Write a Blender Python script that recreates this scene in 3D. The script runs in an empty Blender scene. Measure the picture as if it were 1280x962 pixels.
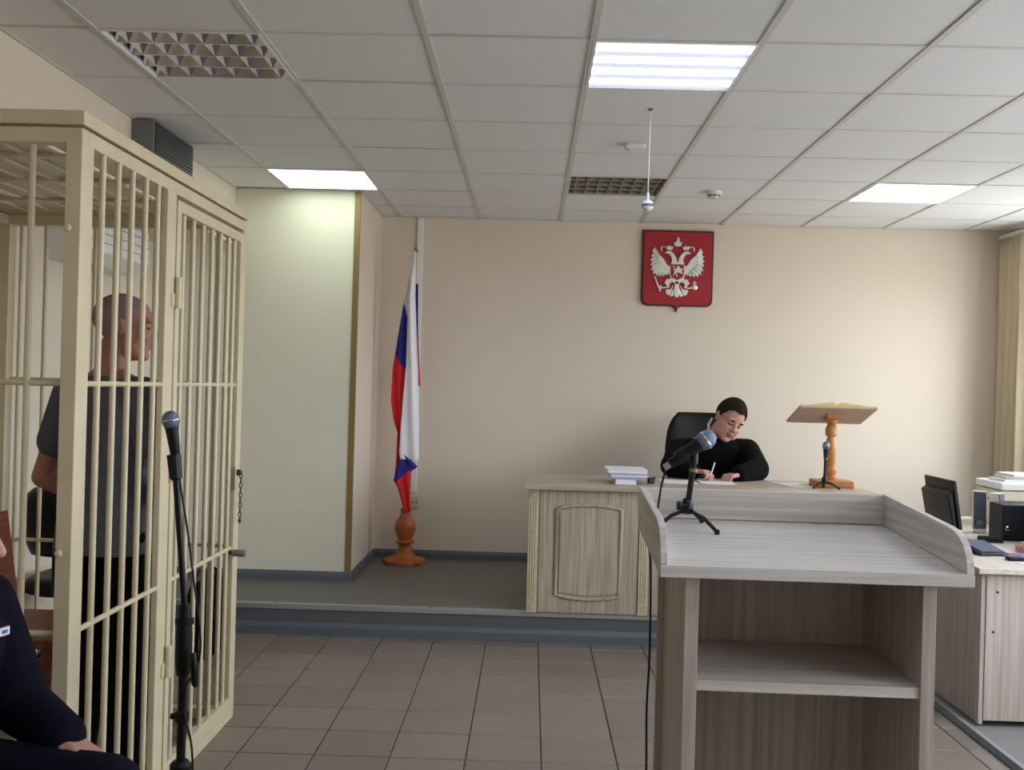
import bpy, bmesh, math, random
from mathutils import Vector, Matrix, Euler
random.seed(7)
SC = bpy.context.scene
COL = SC.collection
PI = math.pi
V = Vector

# ------------------------------------------------------------------ camera
CH = 1.479
_yaw, _pit, _rol, _f = .018081, .0011, .0275, 1300.8
cam = bpy.data.cameras.new('camera'); cam_o = bpy.data.objects.new('camera', cam); COL.objects.link(cam_o)
cam.sensor_fit = 'HORIZONTAL'; cam.sensor_width = 36; cam.lens = _f / 1280 * 36; cam.clip_start = .05
_fw = V((-math.sin(_yaw) * math.cos(_pit), math.cos(_yaw) * math.cos(_pit), math.sin(_pit)))
_r0 = V((math.cos(_yaw), math.sin(_yaw), 0)); _u0 = _r0.cross(_fw)
_r = math.cos(_rol) * _r0 + math.sin(_rol) * _u0
_u = -math.sin(_rol) * _r0 + math.cos(_rol) * _u0
_m = Matrix((_r, _u, -_fw)).transposed().to_4x4(); _m.translation = V((0, 0, CH))
cam_o.matrix_world = _m
SC.camera = cam_o

# ------------------------------------------------------------------ world, light, exposure
SC.view_settings.view_transform = 'Standard'; SC.view_settings.look = 'None'
SC.view_settings.gamma = 1; SC.view_settings.use_curve_mapping = False
SC.view_settings.exposure = .14
SKY = 13.0          # overcast sky seen through the window openings
LAMP = 10.0        # lit ceiling luminaires
w = bpy.data.worlds.new('world'); SC.world = w; w.use_nodes = True
bg = w.node_tree.nodes['Background']; bg.inputs[0].default_value = (.86, .93, 1.0, 1); bg.inputs[1].default_value = SKY
_nt = w.node_tree; _tc = _nt.nodes.new('ShaderNodeTexCoord'); _sx = _nt.nodes.new('ShaderNodeSeparateXYZ'); _rp = _nt.nodes.new('ShaderNodeValToRGB')
_nt.links.new(_tc.outputs['Generated'], _sx.inputs[0]); _nt.links.new(_sx.outputs[2], _rp.inputs[0]); _nt.links.new(_rp.outputs[0], bg.inputs[0])
_rp.color_ramp.elements[0].position = 0; _rp.color_ramp.elements[0].color = (.5, .51, .5, 1)      # ground below the horizon
_rp.color_ramp.elements[1].position = .02; _rp.color_ramp.elements[1].color = (.86, .93, 1.0, 1)   # overcast sky
SC.cycles.use_denoising = True
SC.cycles.max_bounces = 9; SC.cycles.diffuse_bounces = 6; SC.cycles.sample_clamp_indirect = 8
WINDOWS = [(-.3, 1.3), (2.2, 4.5), (5.85, 7.25)]   # openings in the right wall (y range), sill .95 head 2.45
for a, b in WINDOWS:
    L = bpy.data.lights.new('window_portal', 'AREA'); L.shape = 'RECTANGLE'; L.size = 1.5; L.size_y = b - a
    L.cycles.is_portal = True
    o = bpy.data.objects.new('window_portal', L); COL.objects.link(o)
    o.location = (3.74, (a + b) / 2, 1.7); o.rotation_euler = (0, PI / 2, 0)

# ------------------------------------------------------------------ materials
def lin(c):
    return tuple((x / 255 / 12.92 if x / 255 <= .04045 else ((x / 255 + .055) / 1.055) ** 2.4) for x in c)
MATS = {}
def mat(name, rgb, rough=.6, metal=0, noise=0, nscale=20, bump=0, bscale=60, spec=.5, emit=None, estr=0, alpha=None):
    m = bpy.data.materials.new(name); m.use_nodes = True; MATS[name] = m
    nt = m.node_tree; p = nt.nodes['Principled BSDF']
    c = lin(rgb)
    p.inputs['Base Color'].default_value = (*c, 1); p.inputs['Roughness'].default_value = rough
    p.inputs['Metallic'].default_value = metal; p.inputs['Specular IOR Level'].default_value = spec
    if noise or bump:
        tc = nt.nodes.new('ShaderNodeTexCoord')
    if noise:
        n = nt.nodes.new('ShaderNodeTexNoise'); n.inputs['Scale'].default_value = nscale; n.inputs['Detail'].default_value = 5
        nt.links.new(tc.outputs['Object'], n.inputs['Vector'])
        r = nt.nodes.new('ShaderNodeValToRGB'); r.color_ramp.elements[0].position = .3; r.color_ramp.elements[1].position = .7
        r.color_ramp.elements[0].color = (*[x * (1 - noise) for x in c], 1)
        r.color_ramp.elements[1].color = (*[min(1, x * (1 + noise)) for x in c], 1)
        nt.links.new(n.outputs['Fac'], r.inputs[0]); nt.links.new(r.outputs[0], p.inputs['Base Color'])
    if bump:
        n2 = nt.nodes.new('ShaderNodeTexNoise'); n2.inputs['Scale'].default_value = bscale; n2.inputs['Detail'].default_value = 4
        nt.links.new(tc.outputs['Object'], n2.inputs['Vector'])
        bb = nt.nodes.new('ShaderNodeBump'); bb.inputs['Strength'].default_value = bump; bb.inputs['Distance'].default_value = .004
        nt.links.new(n2.outputs['Fac'], bb.inputs['Height']); nt.links.new(bb.outputs[0], p.inputs['Normal'])
    if emit:
        p.inputs['Emission Color'].default_value = (*lin(emit), 1); p.inputs['Emission Strength'].default_value = estr
    return m
def wood(name, c1, c2, axis, rough=.45, sc=1.0, dark=None):
    """laminate / timber with grain running along one object axis"""
    m = bpy.data.materials.new(name); m.use_nodes = True; MATS[name] = m
    nt = m.node_tree; p = nt.nodes['Principled BSDF']; p.inputs['Roughness'].default_value = rough
    tc = nt.nodes.new('ShaderNodeTexCoord'); mp = nt.nodes.new('ShaderNodeMapping')
    s = [60 * sc] * 3; s['xyz'.index(axis)] = 1.6 * sc; mp.inputs['Scale'].default_value = s
    nt.links.new(tc.outputs['Object'], mp.inputs[0])
    n = nt.nodes.new('ShaderNodeTexNoise'); n.inputs['Scale'].default_value = 1; n.inputs['Detail'].default_value = 6; n.inputs['Distortion'].default_value = .4
    nt.links.new(mp.outputs[0], n.inputs['Vector'])
    r = nt.nodes.new('ShaderNodeValToRGB'); e = r.color_ramp.elements
    e[0].position = .36; e[0].color = (*lin(c2), 1); e[1].position = .62; e[1].color = (*lin(c1), 1)
    nt.links.new(n.outputs['Fac'], r.inputs[0])
    mp2 = nt.nodes.new('ShaderNodeMapping'); s2 = [14 * sc] * 3; s2['xyz'.index(axis)] = .7 * sc; mp2.inputs['Scale'].default_value = s2
    nt.links.new(tc.outputs['Object'], mp2.inputs[0])
    n2 = nt.nodes.new('ShaderNodeTexNoise'); n2.inputs['Scale'].default_value = 1; n2.inputs['Detail'].default_value = 3
    nt.links.new(mp2.outputs[0], n2.inputs['Vector'])
    mx = nt.nodes.new('ShaderNodeMix'); mx.data_type = 'RGBA'; mx.blend_type = 'MULTIPLY'; mx.inputs[0].default_value = .35
    nt.links.new(r.outputs[0], mx.inputs[6]); nt.links.new(n2.outputs['Color'], mx.inputs[7])
    h = nt.nodes.new('ShaderNodeHueSaturation'); h.inputs['Saturation'].default_value = 1
    r2 = nt.nodes.new('ShaderNodeValToRGB'); r2.color_ramp.elements[0].position = .3; r2.color_ramp.elements[1].position = .7
    r2.color_ramp.elements[0].color = (.72, .7, .68, 1); r2.color_ramp.elements[1].color = (1, 1, 1, 1)
    nt.links.new(n2.outputs['Fac'], r2.inputs[0]); nt.links.new(r2.outputs[0], mx.inputs[7])
    nt.links.new(mx.outputs[2], p.inputs['Base Color'])
    bb = nt.nodes.new('ShaderNodeBump'); bb.inputs['Strength'].default_value = .12; bb.inputs['Distance'].default_value = .002
    nt.links.new(n.outputs['Fac'], bb.inputs['Height']); nt.links.new(bb.outputs[0], p.inputs['Normal'])
    return m

mat('wall_paint', (218, 205, 189), .8, bump=.08, bscale=140)
mat('wall_pale', (222, 218, 200), .75, bump=.06, bscale=140)
mat('wall_peach', (214, 199, 184), .8, bump=.06, bscale=140)
mat('tile_ceiling', (226, 227, 228), .95, noise=.05, nscale=160, bump=.35, bscale=220)
mat('grid_metal', (206, 204, 198), .55)
mat('plenum', (60, 58, 55), .9)
mat('grout', (56, 52, 48), .95)
mat('lino', (104, 103, 100), .5, noise=.12, nscale=260)
mat('lino_riser', (88, 90, 92), .55, noise=.15, nscale=260)
mat('lino_right', (126, 126, 124), .5, noise=.1, nscale=260)
mat('skirting', (92, 99, 106), .4)
mat('aluminium', (168, 170, 170), .4, metal=.5)
mat('gold_trim', (133, 110, 66), .5)
mat('cage_paint', (208, 196, 164), .38, noise=.05, nscale=9)
mat('cage_dark', (120, 90, 66), .6)
mat('steel_dark', (58, 56, 54), .4, metal=.7)
mat('white_plastic', (225, 226, 226), .4)
mat('offwhite_plastic', (205, 200, 184), .45)
mat('grey_plastic', (112, 112, 116), .5)
mat('grey_grille', (70, 74, 74), .5, metal=.3)
mat('black_plastic', (11, 11, 12), .45, spec=.3)
mat('black_metal', (10, 10, 11), .4, spec=.35)
mat('black_leather', (9, 9, 11), .5, spec=.3, bump=.1, bscale=90)
mat('black_cloth', (5, 5, 6), .95, spec=.15, bump=.12, bscale=300)
mat('navy_cloth', (13, 14, 27), .95, spec=.15, bump=.12, bscale=400)
mat('tee_cloth', (88, 91, 104), .9, bump=.1, bscale=300)
mat('trouser_cloth', (9, 9, 12), .95, spec=.15)
mat('white_cloth', (215, 215, 215), .8)
mat('flag_white', (226, 226, 232), .75); mat('flag_blue', (26, 30, 132), .75); mat('flag_red', (206, 26, 30), .75)
mat('mic_grille', (112, 126, 150), .35, metal=.75, noise=.35, nscale=420, bump=.8, bscale=420)
mat('chrome', (196, 196, 200), .18, metal=1)
mat('mirror_louvre', (215, 215, 225), .12, metal=1)
mat('dull_louvre', (150, 145, 134), .55, metal=.1)
mat('red_board', (160, 8, 30), .5, noise=.06, nscale=30)
mat('dark_edge', (52, 16, 20), .45)
mat('silver', (222, 224, 216), .3, metal=.6)
mat('paper', (226, 226, 232), .8); mat('paper_blue', (176, 178, 206), .8); mat('paper_pink', (232, 190, 226), .8); mat('paper_violet', (120, 90, 140), .8)
mat('skin', (188, 138, 122), .55, noise=.06, nscale=60); mat('skin_tan', (176, 122, 108), .55, noise=.06, nscale=60)
mat('lip', (160, 104, 92), .5)
mat('hair_brown', (44, 35, 30), .95, spec=.1, bump=.9, bscale=260, noise=.35, nscale=240); mat('hair_buzz', (150, 126, 130), .85, noise=.1, nscale=400); mat('eye_dark', (40, 30, 28), .3)
mat('shoe', (20, 20, 22), .5); mat('sole', (200, 200, 200), .6)
mat('stand_wood', (184, 120, 60), .4, noise=.18, nscale=18); mat('page', (214, 184, 122), .7); mat('board_wood', (190, 166, 140), .55, noise=.08, nscale=14); mat('orange_wood', (166, 92, 42), .35, noise=.22, nscale=18); mat('pale_wood', (196, 160, 100), .45, noise=.12, nscale=14)
mat('curtain', (204, 188, 160), .85)
mat('speaker_cloth', (74, 78, 96), .8)
mat('outlet', (190, 186, 172), .5)
mat('device_dark', (16, 16, 26), .5, spec=.3)
mat('badge_white', (220, 224, 235), .6); mat('badge_red', (170, 40, 50), .6); mat('badge_blue', (70, 100, 160), .6)
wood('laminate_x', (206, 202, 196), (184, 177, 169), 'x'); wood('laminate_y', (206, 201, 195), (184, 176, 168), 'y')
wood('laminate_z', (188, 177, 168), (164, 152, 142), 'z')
wood('desk_z', (188, 173, 156), (160, 143, 126), 'z', sc=1.6); wood('desk_x', (190, 178, 162), (166, 152, 136), 'x')
wood('clerk_z', (190, 180, 172), (164, 152, 143), 'z'); wood('clerk_y', (208, 200, 190), (188, 178, 167), 'y')
wood('bench_wood', (128, 66, 38), (92, 44, 26), 'y', .4)
mat('pilaster', (190, 178, 148), .5, noise=.12, nscale=30)
# ceramic floor tile: colour varies a little from tile to tile
m = mat('floor_tile', (127, 116, 108), .38, noise=.07, nscale=30)
nt = m.node_tree; oi = nt.nodes.new('ShaderNodeObjectInfo'); hs = nt.nodes.new('ShaderNodeHueSaturation')
mr = nt.nodes.new('ShaderNodeMapRange'); mr.inputs['To Min'].default_value = .9; mr.inputs['To Max'].default_value = 1.08
nt.links.new(oi.outputs['Random'], mr.inputs[0]); nt.links.new(mr.outputs[0], hs.inputs['Value'])
p = nt.nodes['Principled BSDF']; src = p.inputs['Base Color'].links[0].from_socket
nt.links.new(src, hs.inputs['Color']); nt.links.new(hs.outputs[0], p.inputs['Base Color'])
# lit diffuser with four tubes glowing behind it
def diffuser(name, lo, hi, tint):
    m = bpy.data.materials.new(name); m.use_nodes = True; MATS[name] = m; nt = m.node_tree
    p = nt.nodes['Principled BSDF']; p.inputs['Base Color'].default_value = (.8, .8, .8, 1)
    tc = nt.nodes.new('ShaderNodeTexCoord'); sp = nt.nodes.new('ShaderNodeSeparateXYZ'); nt.links.new(tc.outputs['Object'], sp.inputs[0])
    mu = nt.nodes.new('ShaderNodeMath'); mu.operation = 'MULTIPLY'; mu.inputs[1].default_value = 2 * PI / .14; nt.links.new(sp.outputs[1], mu.inputs[0])
    si = nt.nodes.new('ShaderNodeMath'); si.operation = 'COSINE'; nt.links.new(mu.outputs[0], si.inputs[0])
    mr = nt.nodes.new('ShaderNodeMapRange'); mr.inputs['From Min'].default_value = .4; mr.inputs['From Max'].default_value = -1
    mr.inputs['To Min'].default_value = lo; mr.inputs['To Max'].default_value = hi
    nt.links.new(si.outputs[0], mr.inputs[0])
    p.inputs['Emission Color'].default_value = (*lin(tint), 1); nt.links.new(mr.outputs[0], p.inputs['Emission Strength'])
diffuser('lit_banded', LAMP * .06, LAMP * 1.7, (214, 226, 255))
diffuser('lit_even', LAMP * .42, LAMP * .56, (232, 250, 236))
# window pane
m = bpy.data.materials.new('window_glass'); m.use_nodes = True; MATS['window_glass'] = m; nt = m.node_tree
mix = nt.nodes.new('ShaderNodeMixShader'); tr = nt.nodes.new('ShaderNodeBsdfTransparent'); gl = nt.nodes.new('ShaderNodeBsdfGlossy'); gl.inputs['Roughness'].default_value = .02
mix.inputs[0].default_value = .06; nt.links.new(tr.outputs[0], mix.inputs[1]); nt.links.new(gl.outputs[0], mix.inputs[2])
nt.links.new(mix.outputs[0], nt.nodes['Material Output'].inputs['Surface'])

# ------------------------------------------------------------------ mesh helpers
class MB:
    def __init__(s): s.v = []; s.f = []; s.m = []
    def add(s, vs, fs, mi=0):
        b = len(s.v); s.v += [tuple(x) for x in vs]; s.f += [[b + i for i in f] for f in fs]; s.m += [mi] * len(fs); return s
    def box(s, x0, x1, y0, y1, z0, z1, mi=0):
        vs = [(x0, y0, z0), (x1, y0, z0), (x1, y1, z0), (x0, y1, z0), (x0, y0, z1), (x1, y0, z1), (x1, y1, z1), (x0, y1, z1)]
        return s.add(vs, [(3, 2, 1, 0), (4, 5, 6, 7), (0, 1, 5, 4), (1, 2, 6, 5), (2, 3, 7, 6), (3, 0, 4, 7)], mi)
    def obox(s, c, ax, ay, az, mi=0):
        """box from centre and three half-axis vectors"""
        c, ax, ay, az = V(c), V(ax), V(ay), V(az)
        vs = [c + i * ax + j * ay + k * az for k in (-1, 1) for i, j in ((-1, -1), (1, -1), (1, 1), (-1, 1))]
        return s.add(vs, [(3, 2, 1, 0), (4, 5, 6, 7), (0, 1, 5, 4), (1, 2, 6, 5), (2, 3, 7, 6), (3, 0, 4, 7)], mi)
    def cyl(s, a, b, r0, r1=None, n=14, mi=0):
        a, b = V(a), V(b); r1 = r0 if r1 is None else r1
        d = (b - a).normalized(); u = d.orthogonal().normalized(); w_ = d.cross(u)
        vs = []
        for c, r in ((a, r0), (b, r1)):
            for i in range(n):
                t = 2 * PI * i / n; vs.append(c + r * (math.cos(t) * u + math.sin(t) * w_))
        fs = [(i, (i + 1) % n, n + (i + 1) % n, n + i) for i in range(n)] + [tuple(range(n - 1, -1, -1)), tuple(range(n, 2 * n))]
        return s.add(vs, fs, mi)
    def lathe(s, prof, c=(0, 0, 0), n=24, mi=0, axis=None):
        c = V(c); d = V(axis or (0, 0, 1)).normalized()
        u = V((1, 0, 0)) if axis is None else d.orthogonal().normalized(); w_ = d.cross(u)
        vs = []
        for r, z in prof:
            for i in range(n):
                t = 2 * PI * i / n; vs.append(c + d * z + max(r, 1e-5) * (math.cos(t) * u + math.sin(t) * w_))
        fs = []
        for k in range(len(prof) - 1):
            for i in range(n):
                fs.append((k * n + i, k * n + (i + 1) % n, (k + 1) * n + (i + 1) % n, (k + 1) * n + i))
        fs.append(tuple(range(n - 1, -1, -1))); fs.append(tuple(range((len(prof) - 1) * n, len(prof) * n)))
        return s.add(vs, fs, mi)
    def ball(s, c, r, rot=None, n=16, mi=0):
        r = (r, r, r) if not hasattr(r, '__len__') else r
        c = V(c); m = n // 2; vs = []
        for k in range(m + 1):
            ph = PI * k / m
            for i in range(n):
                t = 2 * PI * i / n
                q = V((r[0] * max(math.sin(ph), 1e-4) * math.cos(t), r[1] * max(math.sin(ph), 1e-4) * math.sin(t), -r[2] * math.cos(ph)))
                vs.append(c + (rot @ q if rot is not None else q))
        fs = [(k * n + i, k * n + (i + 1) % n, (k + 1) * n + (i + 1) % n, (k + 1) * n + i) for k in range(m) for i in range(n)]
        fs += [tuple(range(n - 1, -1, -1)), tuple(range(m * n, m * n + n))]
        return s.add(vs, fs, mi)
    def prism(s, pts, vec, mi=0):
        """polygon (3-D points, counter-clockwise against vec) swept along vec"""
        n = len(pts); vec = V(vec); a = [V(p) for p in pts]
        nrm = V((0, 0, 0))
        for i in range(n): nrm += a[i].cross(a[(i + 1) % n])
        if nrm.dot(vec) < 0: a.reverse()
        vs = a + [p + vec for p in a]
        return s.add(vs, [tuple(range(n - 1, -1, -1)), tuple(range(n, 2 * n))] + [(i, (i + 1) % n, n + (i + 1) % n, n + i) for i in range(n)], mi)
    def tube(s, pts, r, n=8, closed=False, mi=0):
        P = [V(p) for p in pts]; N = len(P); vs = []; u = None
        for k in range(N):
            a = P[k - 1] if (k or closed) else P[0]; b = P[(k + 1) % N] if (k < N - 1 or closed) else P[-1]
            d = (b - a).normalized()
            u = d.orthogonal().normalized() if u is None else (u - d * u.dot(d)).normalized()
            w_ = d.cross(u)
            rr = r[k] if hasattr(r, '__len__') else r
            vs += [P[k] + rr * (math.cos(2 * PI * i / n) * u + math.sin(2 * PI * i / n) * w_) for i in range(n)]
        fs = []
        for k in range(N if closed else N - 1):
            k2 = (k + 1) % N
            fs += [(k * n + i, k * n + (i + 1) % n, k2 * n + (i + 1) % n, k2 * n + i) for i in range(n)]
        if not closed: fs += [tuple(range(n - 1, -1, -1)), tuple(range((N - 1) * n, N * n))]
        return s.add(vs, fs, mi)
    def loft(s, secs, n=20, mi=0, p=2.0):
        """closed stack of ellipse sections (centre, rx, ry, rotz[, tilt matrix])"""
        vs = []
        for c, rx, ry, rz in secs:
            c = V(c)
            for i in range(n):
                t = 2 * PI * i / n; ct, st = math.cos(t), math.sin(t)
                x = rx * math.copysign(abs(ct) ** (2 / p), ct); y = ry * math.copysign(abs(st) ** (2 / p), st)
                vs.append(c + V((x * math.cos(rz) - y * math.sin(rz), x * math.sin(rz) + y * math.cos(rz), 0)))
        fs = [(k * n + i, k * n + (i + 1) % n, (k + 1) * n + (i + 1) % n, (k + 1) * n + i) for k in range(len(secs) - 1) for i in range(n)]
        fs += [tuple(range(n - 1, -1, -1)), tuple(range((len(secs) - 1) * n, len(secs) * n))]
        return s.add(vs, fs, mi)
    def grid(s, rows, mi=0):
        """open sheet from rows of points"""
        n = len(rows[0]); vs = [p for r in rows for p in r]
        return s.add(vs, [(k * n + i, k * n + i + 1, (k + 1) * n + i + 1, (k + 1) * n + i) for k in range(len(rows) - 1) for i in range(n - 1)], mi)
    def cap(s, a, b, r0, r1, n=12):
        s.cyl(a, b, r0, r1, n); s.ball(a, r0, n=n); s.ball(b, r1, n=n); return s
    def mesh(s, name, mats, smooth=False, off=None):
        me = bpy.data.meshes.new(name)
        vs = s.v if off is None else [(a - off[0], b - off[1], c - off[2]) for a, b, c in s.v]
        me.from_pydata(vs, [], s.f); me.update()
        for m_ in (mats if isinstance(mats, (list, tuple)) else [mats]): me.materials.append(MATS[m_])
        if any(s.m): me.polygons.foreach_set('material_index', s.m)
        if smooth: me.polygons.foreach_set('use_smooth', [True] * len(s.f))
        return me
    def build(s, name, mats, parent=None, smooth=False, bevel=0, world=True, solid=0, auto=False):
        """link as one object; world=True: vertices are in world space, the parent's location is taken off"""
        off = None
        if parent is not None and world: off = ploc(parent)
        me = s.mesh(name, mats, smooth or auto, off)
        o = bpy.data.objects.new(name, me); COL.objects.link(o); o.parent = parent
        if auto:
            me.set_sharp_from_angle(angle=math.radians(38))
        if solid:
            md = o.modifiers.new('solid', 'SOLIDIFY'); md.thickness = solid; md.offset = 0
        if bevel:
            md = o.modifiers.new('bevel', 'BEVEL'); md.width = bevel; md.segments = 2; md.limit_method = 'ANGLE'; md.angle_limit = math.radians(50)
        return o
def ploc(o):
    p = V((0, 0, 0))
    while o is not None: p += V(o.location); o = o.parent
    return p
def tag(o, label=None, cat=None, group=None, kind=None):
    if label: o['label'] = label
    if cat: o['category'] = cat
    if group: o['group'] = group
    if kind: o['kind'] = kind
    return o
def thing(name, loc, label, cat, group=None, rotz=0):
    o = bpy.data.objects.new(name, None); COL.objects.link(o); o.location = loc; o.rotation_euler = (0, 0, rotz); o.empty_display_size = .05
    return tag(o, label, cat, group)
def struct(o): o['kind'] = 'structure'; return o
def arc(c, r, a0, a1, n, f):
    """points on an arc; f maps (u, w) to 3-D"""
    return [f(c[0] + r * math.cos(a0 + (a1 - a0) * i / n), c[1] + r * math.sin(a0 + (a1 - a0) * i / n)) for i in range(n + 1)]

# ------------------------------------------------------------------ the room
HC = 2.727; XL, XR, YB, YF = -2.5, 3.62, 7.8, -1.6
XS = -1.97          # face of the boxed-in strip along the left wall, above the cage
XP, YP = -1.15, 6.8  # projecting wall corner beside the flag
PZ, PY, PXR = .172, 6.05, 2.05   # judge's platform
floor = struct(MB().box(XL - .1, XR + .1, YF - .1, YB + .1, -.12, -.012).build('floor', 'grout'))
GX, GY, T = -.819, 5.607, .3
def tile_mesh(x0, x1, y0, y1):
    c = .0025; b = MB(); x0 += .002; x1 -= .002; y0 += .0035; y1 -= .0035
    cx, cy = (x0 + x1) / 2, (y0 + y1) / 2
    lo = [(x0 - cx, y0 - cy, -.011), (x1 - cx, y0 - cy, -.011), (x1 - cx, y1 - cy, -.011), (x0 - cx, y1 - cy, -.011)]
    mid = [(a, d, -c) for a, d, _ in lo]; hi = [(a - math.copysign(c, a), d - math.copysign(c, d), 0) for a, d, _ in lo]
    b.add(lo + mid + hi, [(8, 9, 10, 11)] + [(i, (i + 1) % 4, 4 + (i + 1) % 4, 4 + i) for i in range(4)] + [(4 + i, 4 + (i + 1) % 4, 8 + (i + 1) % 4, 8 + i) for i in range(4)])
    return b, cx, cy
full = None; rest = MB()
for i in range(-6, 10):
    for j in range(-25, 2):
        x0, x1 = max(GX + T * i, XL), min(GX + T * i + T, 1.968); y0, y1 = max(GY + T * j, YF), min(GY + T * j + T, PY - .005)
        if x1 - x0 < .02 or y1 - y0 < .02: continue
        if y0 < 2.0:
            rest.box(x0 + .002, x1 - .002, y0 + .002, y1 - .002, -.011, 0); continue
        if x1 - x0 > .299 and y1 - y0 > .299:
            if full is None: full = tile_mesh(0, T, 0, T)[0].mesh('floor_tile', 'floor_tile')
            me, cx, cy = full, x0 + T / 2, y0 + T / 2
        else:
            b, cx, cy = tile_mesh(x0, x1, y0, y1); me = b.mesh('floor_tile', 'floor_tile')
        o = bpy.data.objects.new('floor_tile', me); COL.objects.link(o); o.parent = floor; o.location = (cx, cy, random.uniform(-.0006, .0004))
        o.rotation_euler = (random.uniform(-.0012, .0012), random.uniform(-.0012, .0012), 0)
rest.build('floor_tile_field', 'floor_tile', floor)['kind'] = 'stuff'
MB().box(2.02, XR, YF, YB, -.0115, .001).build('linoleum', 'lino_right', floor)
plat = struct(MB().box(XL, PXR - .02, PY, YB, -.0115, PZ - .004).build('floor_platform', 'lino_riser'))
MB().box(XL, PXR - .02, PY + .004, YB, PZ - .004, PZ).build('linoleum', 'lino', plat)
nose = MB().box(XL, PXR - .02, PY - .012, PY + .034, PZ - .003, PZ + .004).box(XL, PXR - .02, PY - .012, PY - .002, PZ - .026, PZ - .003)
nose.build('step_nosing', 'aluminium', plat, bevel=.002)
for x in [-1.9 + .45 * k for k in range(9)]:
    MB().cyl((x, PY + .012, PZ + .003), (x, PY + .012, PZ + .0062), .006, n=10).build('screw', 'steel_dark', plat)
def skirt(name, a, b, z0, h=.062, d=.014):
    a, b = V((*a, 0)), V((*b, 0)); t = (b - a).normalized(); n = V((t.y, -t.x, 0))
    prof = [(0, 0), (d, 0), (d, h * .62), (d * .45, h), (0, h)]
    return struct(MB().prism([a + n * u + V((0, 0, z0 + w_)) for u, w_ in prof], b - a).build(name, 'skirting'))
skirt('baseboard_step', (XL, PY), (PXR - .02, PY), 0, .075, .02)
skirt('baseboard_back', (XP, YB), (3.45, YB), PZ)
skirt('baseboard_return', (XP, YP), (XP, YB), PZ)
skirt('baseboard_projection', (XL, YP), (XP + .012, YP), PZ)
skirt('baseboard_left', (XL, YF), (XL, PY), 0)
# walls
struct(MB().box(XL - .1, XR + .1, YB, YB + .12, -.1, HC + .15).build('wall_back', 'wall_paint'))
struct(MB().box(XL - .12, XL, YF, YB, -.1, HC + .15).build('wall_left', 'wall_paint'))
struct(MB().box(XL - .1, XR + .1, YF - .12, YF, -.1, HC + .15).build('wall_front', 'wall_paint'))
struct(MB().box(XL, XP - .03, YP, YP + .04, PZ, HC + .1).build('wall_projection', 'wall_pale'))
struct(MB().box(XP - .03, XP, YP + .0005, YB, PZ, HC + .1).build('wall_return', 'wall_peach'))
struct(MB().box(XL, XS, YF, YP, 2.36, HC + .1).build('wall_soffit', 'wall_paint'))
struct(MB().box(XP - .034, XP + .004, YP - .008, YP + .0, PZ + .06, HC - .002).box(XP, XP + .004, YP, YP + .012, PZ + .06, HC - .002).build('trim_1', 'gold_trim', bevel=.002))
b = MB(); ys = [YF] + [t for ab in WINDOWS for t in ab] + [YB]
for k in range(0, len(ys), 2): b.box(XR, XR + .15, ys[k], ys[k + 1], -.1, HC + .15)
for a, c in WINDOWS: b.box(XR, XR + .15, a, c, -.1, .95); b.box(XR, XR + .15, a, c, 2.45, HC + .15)
struct(b.build('wall_right', 'wall_paint'))
for k, (a, c) in enumerate(WINDOWS):
    w0 = struct(MB().box(XR - .06, XR + .1, a - .02, c + .02, .93, .955).build('window_%d' % (k + 1), 'white_plastic', bevel=.004))
    for q in ((a, a + .06, .955, 2.45), (c - .06, c, .955, 2.45), (a, c, .955, 1.015), (a, c, 2.39, 2.45), ((a + c) / 2 - .04, (a + c) / 2 + .04, .955, 2.45)):
        MB().box(XR + .08, XR + .12, *q).build('frame', 'white_plastic', w0)
    for q in ((a + .05, (a + c) / 2 - .03), ((a + c) / 2 + .03, c - .05)):
        MB().box(XR + .097, XR + .103, *q, 1.0, 2.4).build('pane', 'window_glass', w0)

# suspended ceiling: lay-in panels on a metal grid
ceil = struct(MB().box(XL - .1, XR + .1, YF - .1, YB + .1, HC + .1, HC + .16).build('ceiling', 'plenum'))
CX, CY = .19, 3.727
LIT = {(0, 0): 'lit_banded', (-3, 4): 'lit_even', (3, 4): 'lit_even', (3, 0): 'lit_banded', (3, -4): 'lit_banded', (0, -4): 'lit_banded'}  # last three are out of view, added and lit to raise the ambient light
OFF = {(-3, 0): 'mirror_louvre', (0, 4): 'dull_louvre'}
def clipcell(i, j):
    x0, x1 = max(CX + .6 * i, XS), min(CX + .6 * i + .6, XR); y0, y1 = max(CY + .6 * j, YF), min(CY + .6 * j + .6, YB)
    if y0 >= YP - .1 and x0 < XP: x0 = XP
    return x0, x1, y0, y1
full = None
for i in range(-4, 6):
    for j in range(-9, 7):
        if (i, j) in LIT or (i, j) in OFF: continue
        x0, x1, y0, y1 = clipcell(i, j)
        if x1 - x0 < .03 or y1 - y0 < .03: continue
        isf = x1 - x0 > .599 and y1 - y0 > .599
        cx, cy = (x0 + x1) / 2, (y0 + y1) / 2; hx, hy = (x1 - x0) / 2 - .001, (y1 - y0) / 2 - .001
        if isf and full: me = full
        else:
            me = MB().box(-hx, hx, -hy, hy, 0, .012).mesh('ceiling_tile', 'tile_ceiling')
            if isf: full = me
        o = bpy.data.objects.new('ceiling_tile', me); COL.objects.link(o); o.parent = ceil
        o.location = (cx, cy, HC + .002 + random.uniform(0, .0015)); o.rotation_euler = (random.uniform(-.004, .004), random.uniform(-.0015, .0015), 0)
for i in range(-3, 6):
    x = CX + .6 * i
    MB().box(x - .012, x + .012, YF, (YP if x < XP else YB), HC - .002, HC + .002).box(x - .001, x + .001, YF, (YP if x < XP else YB), HC + .002, HC + .03).build('grid_rail', 'grid_metal', ceil)
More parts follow.
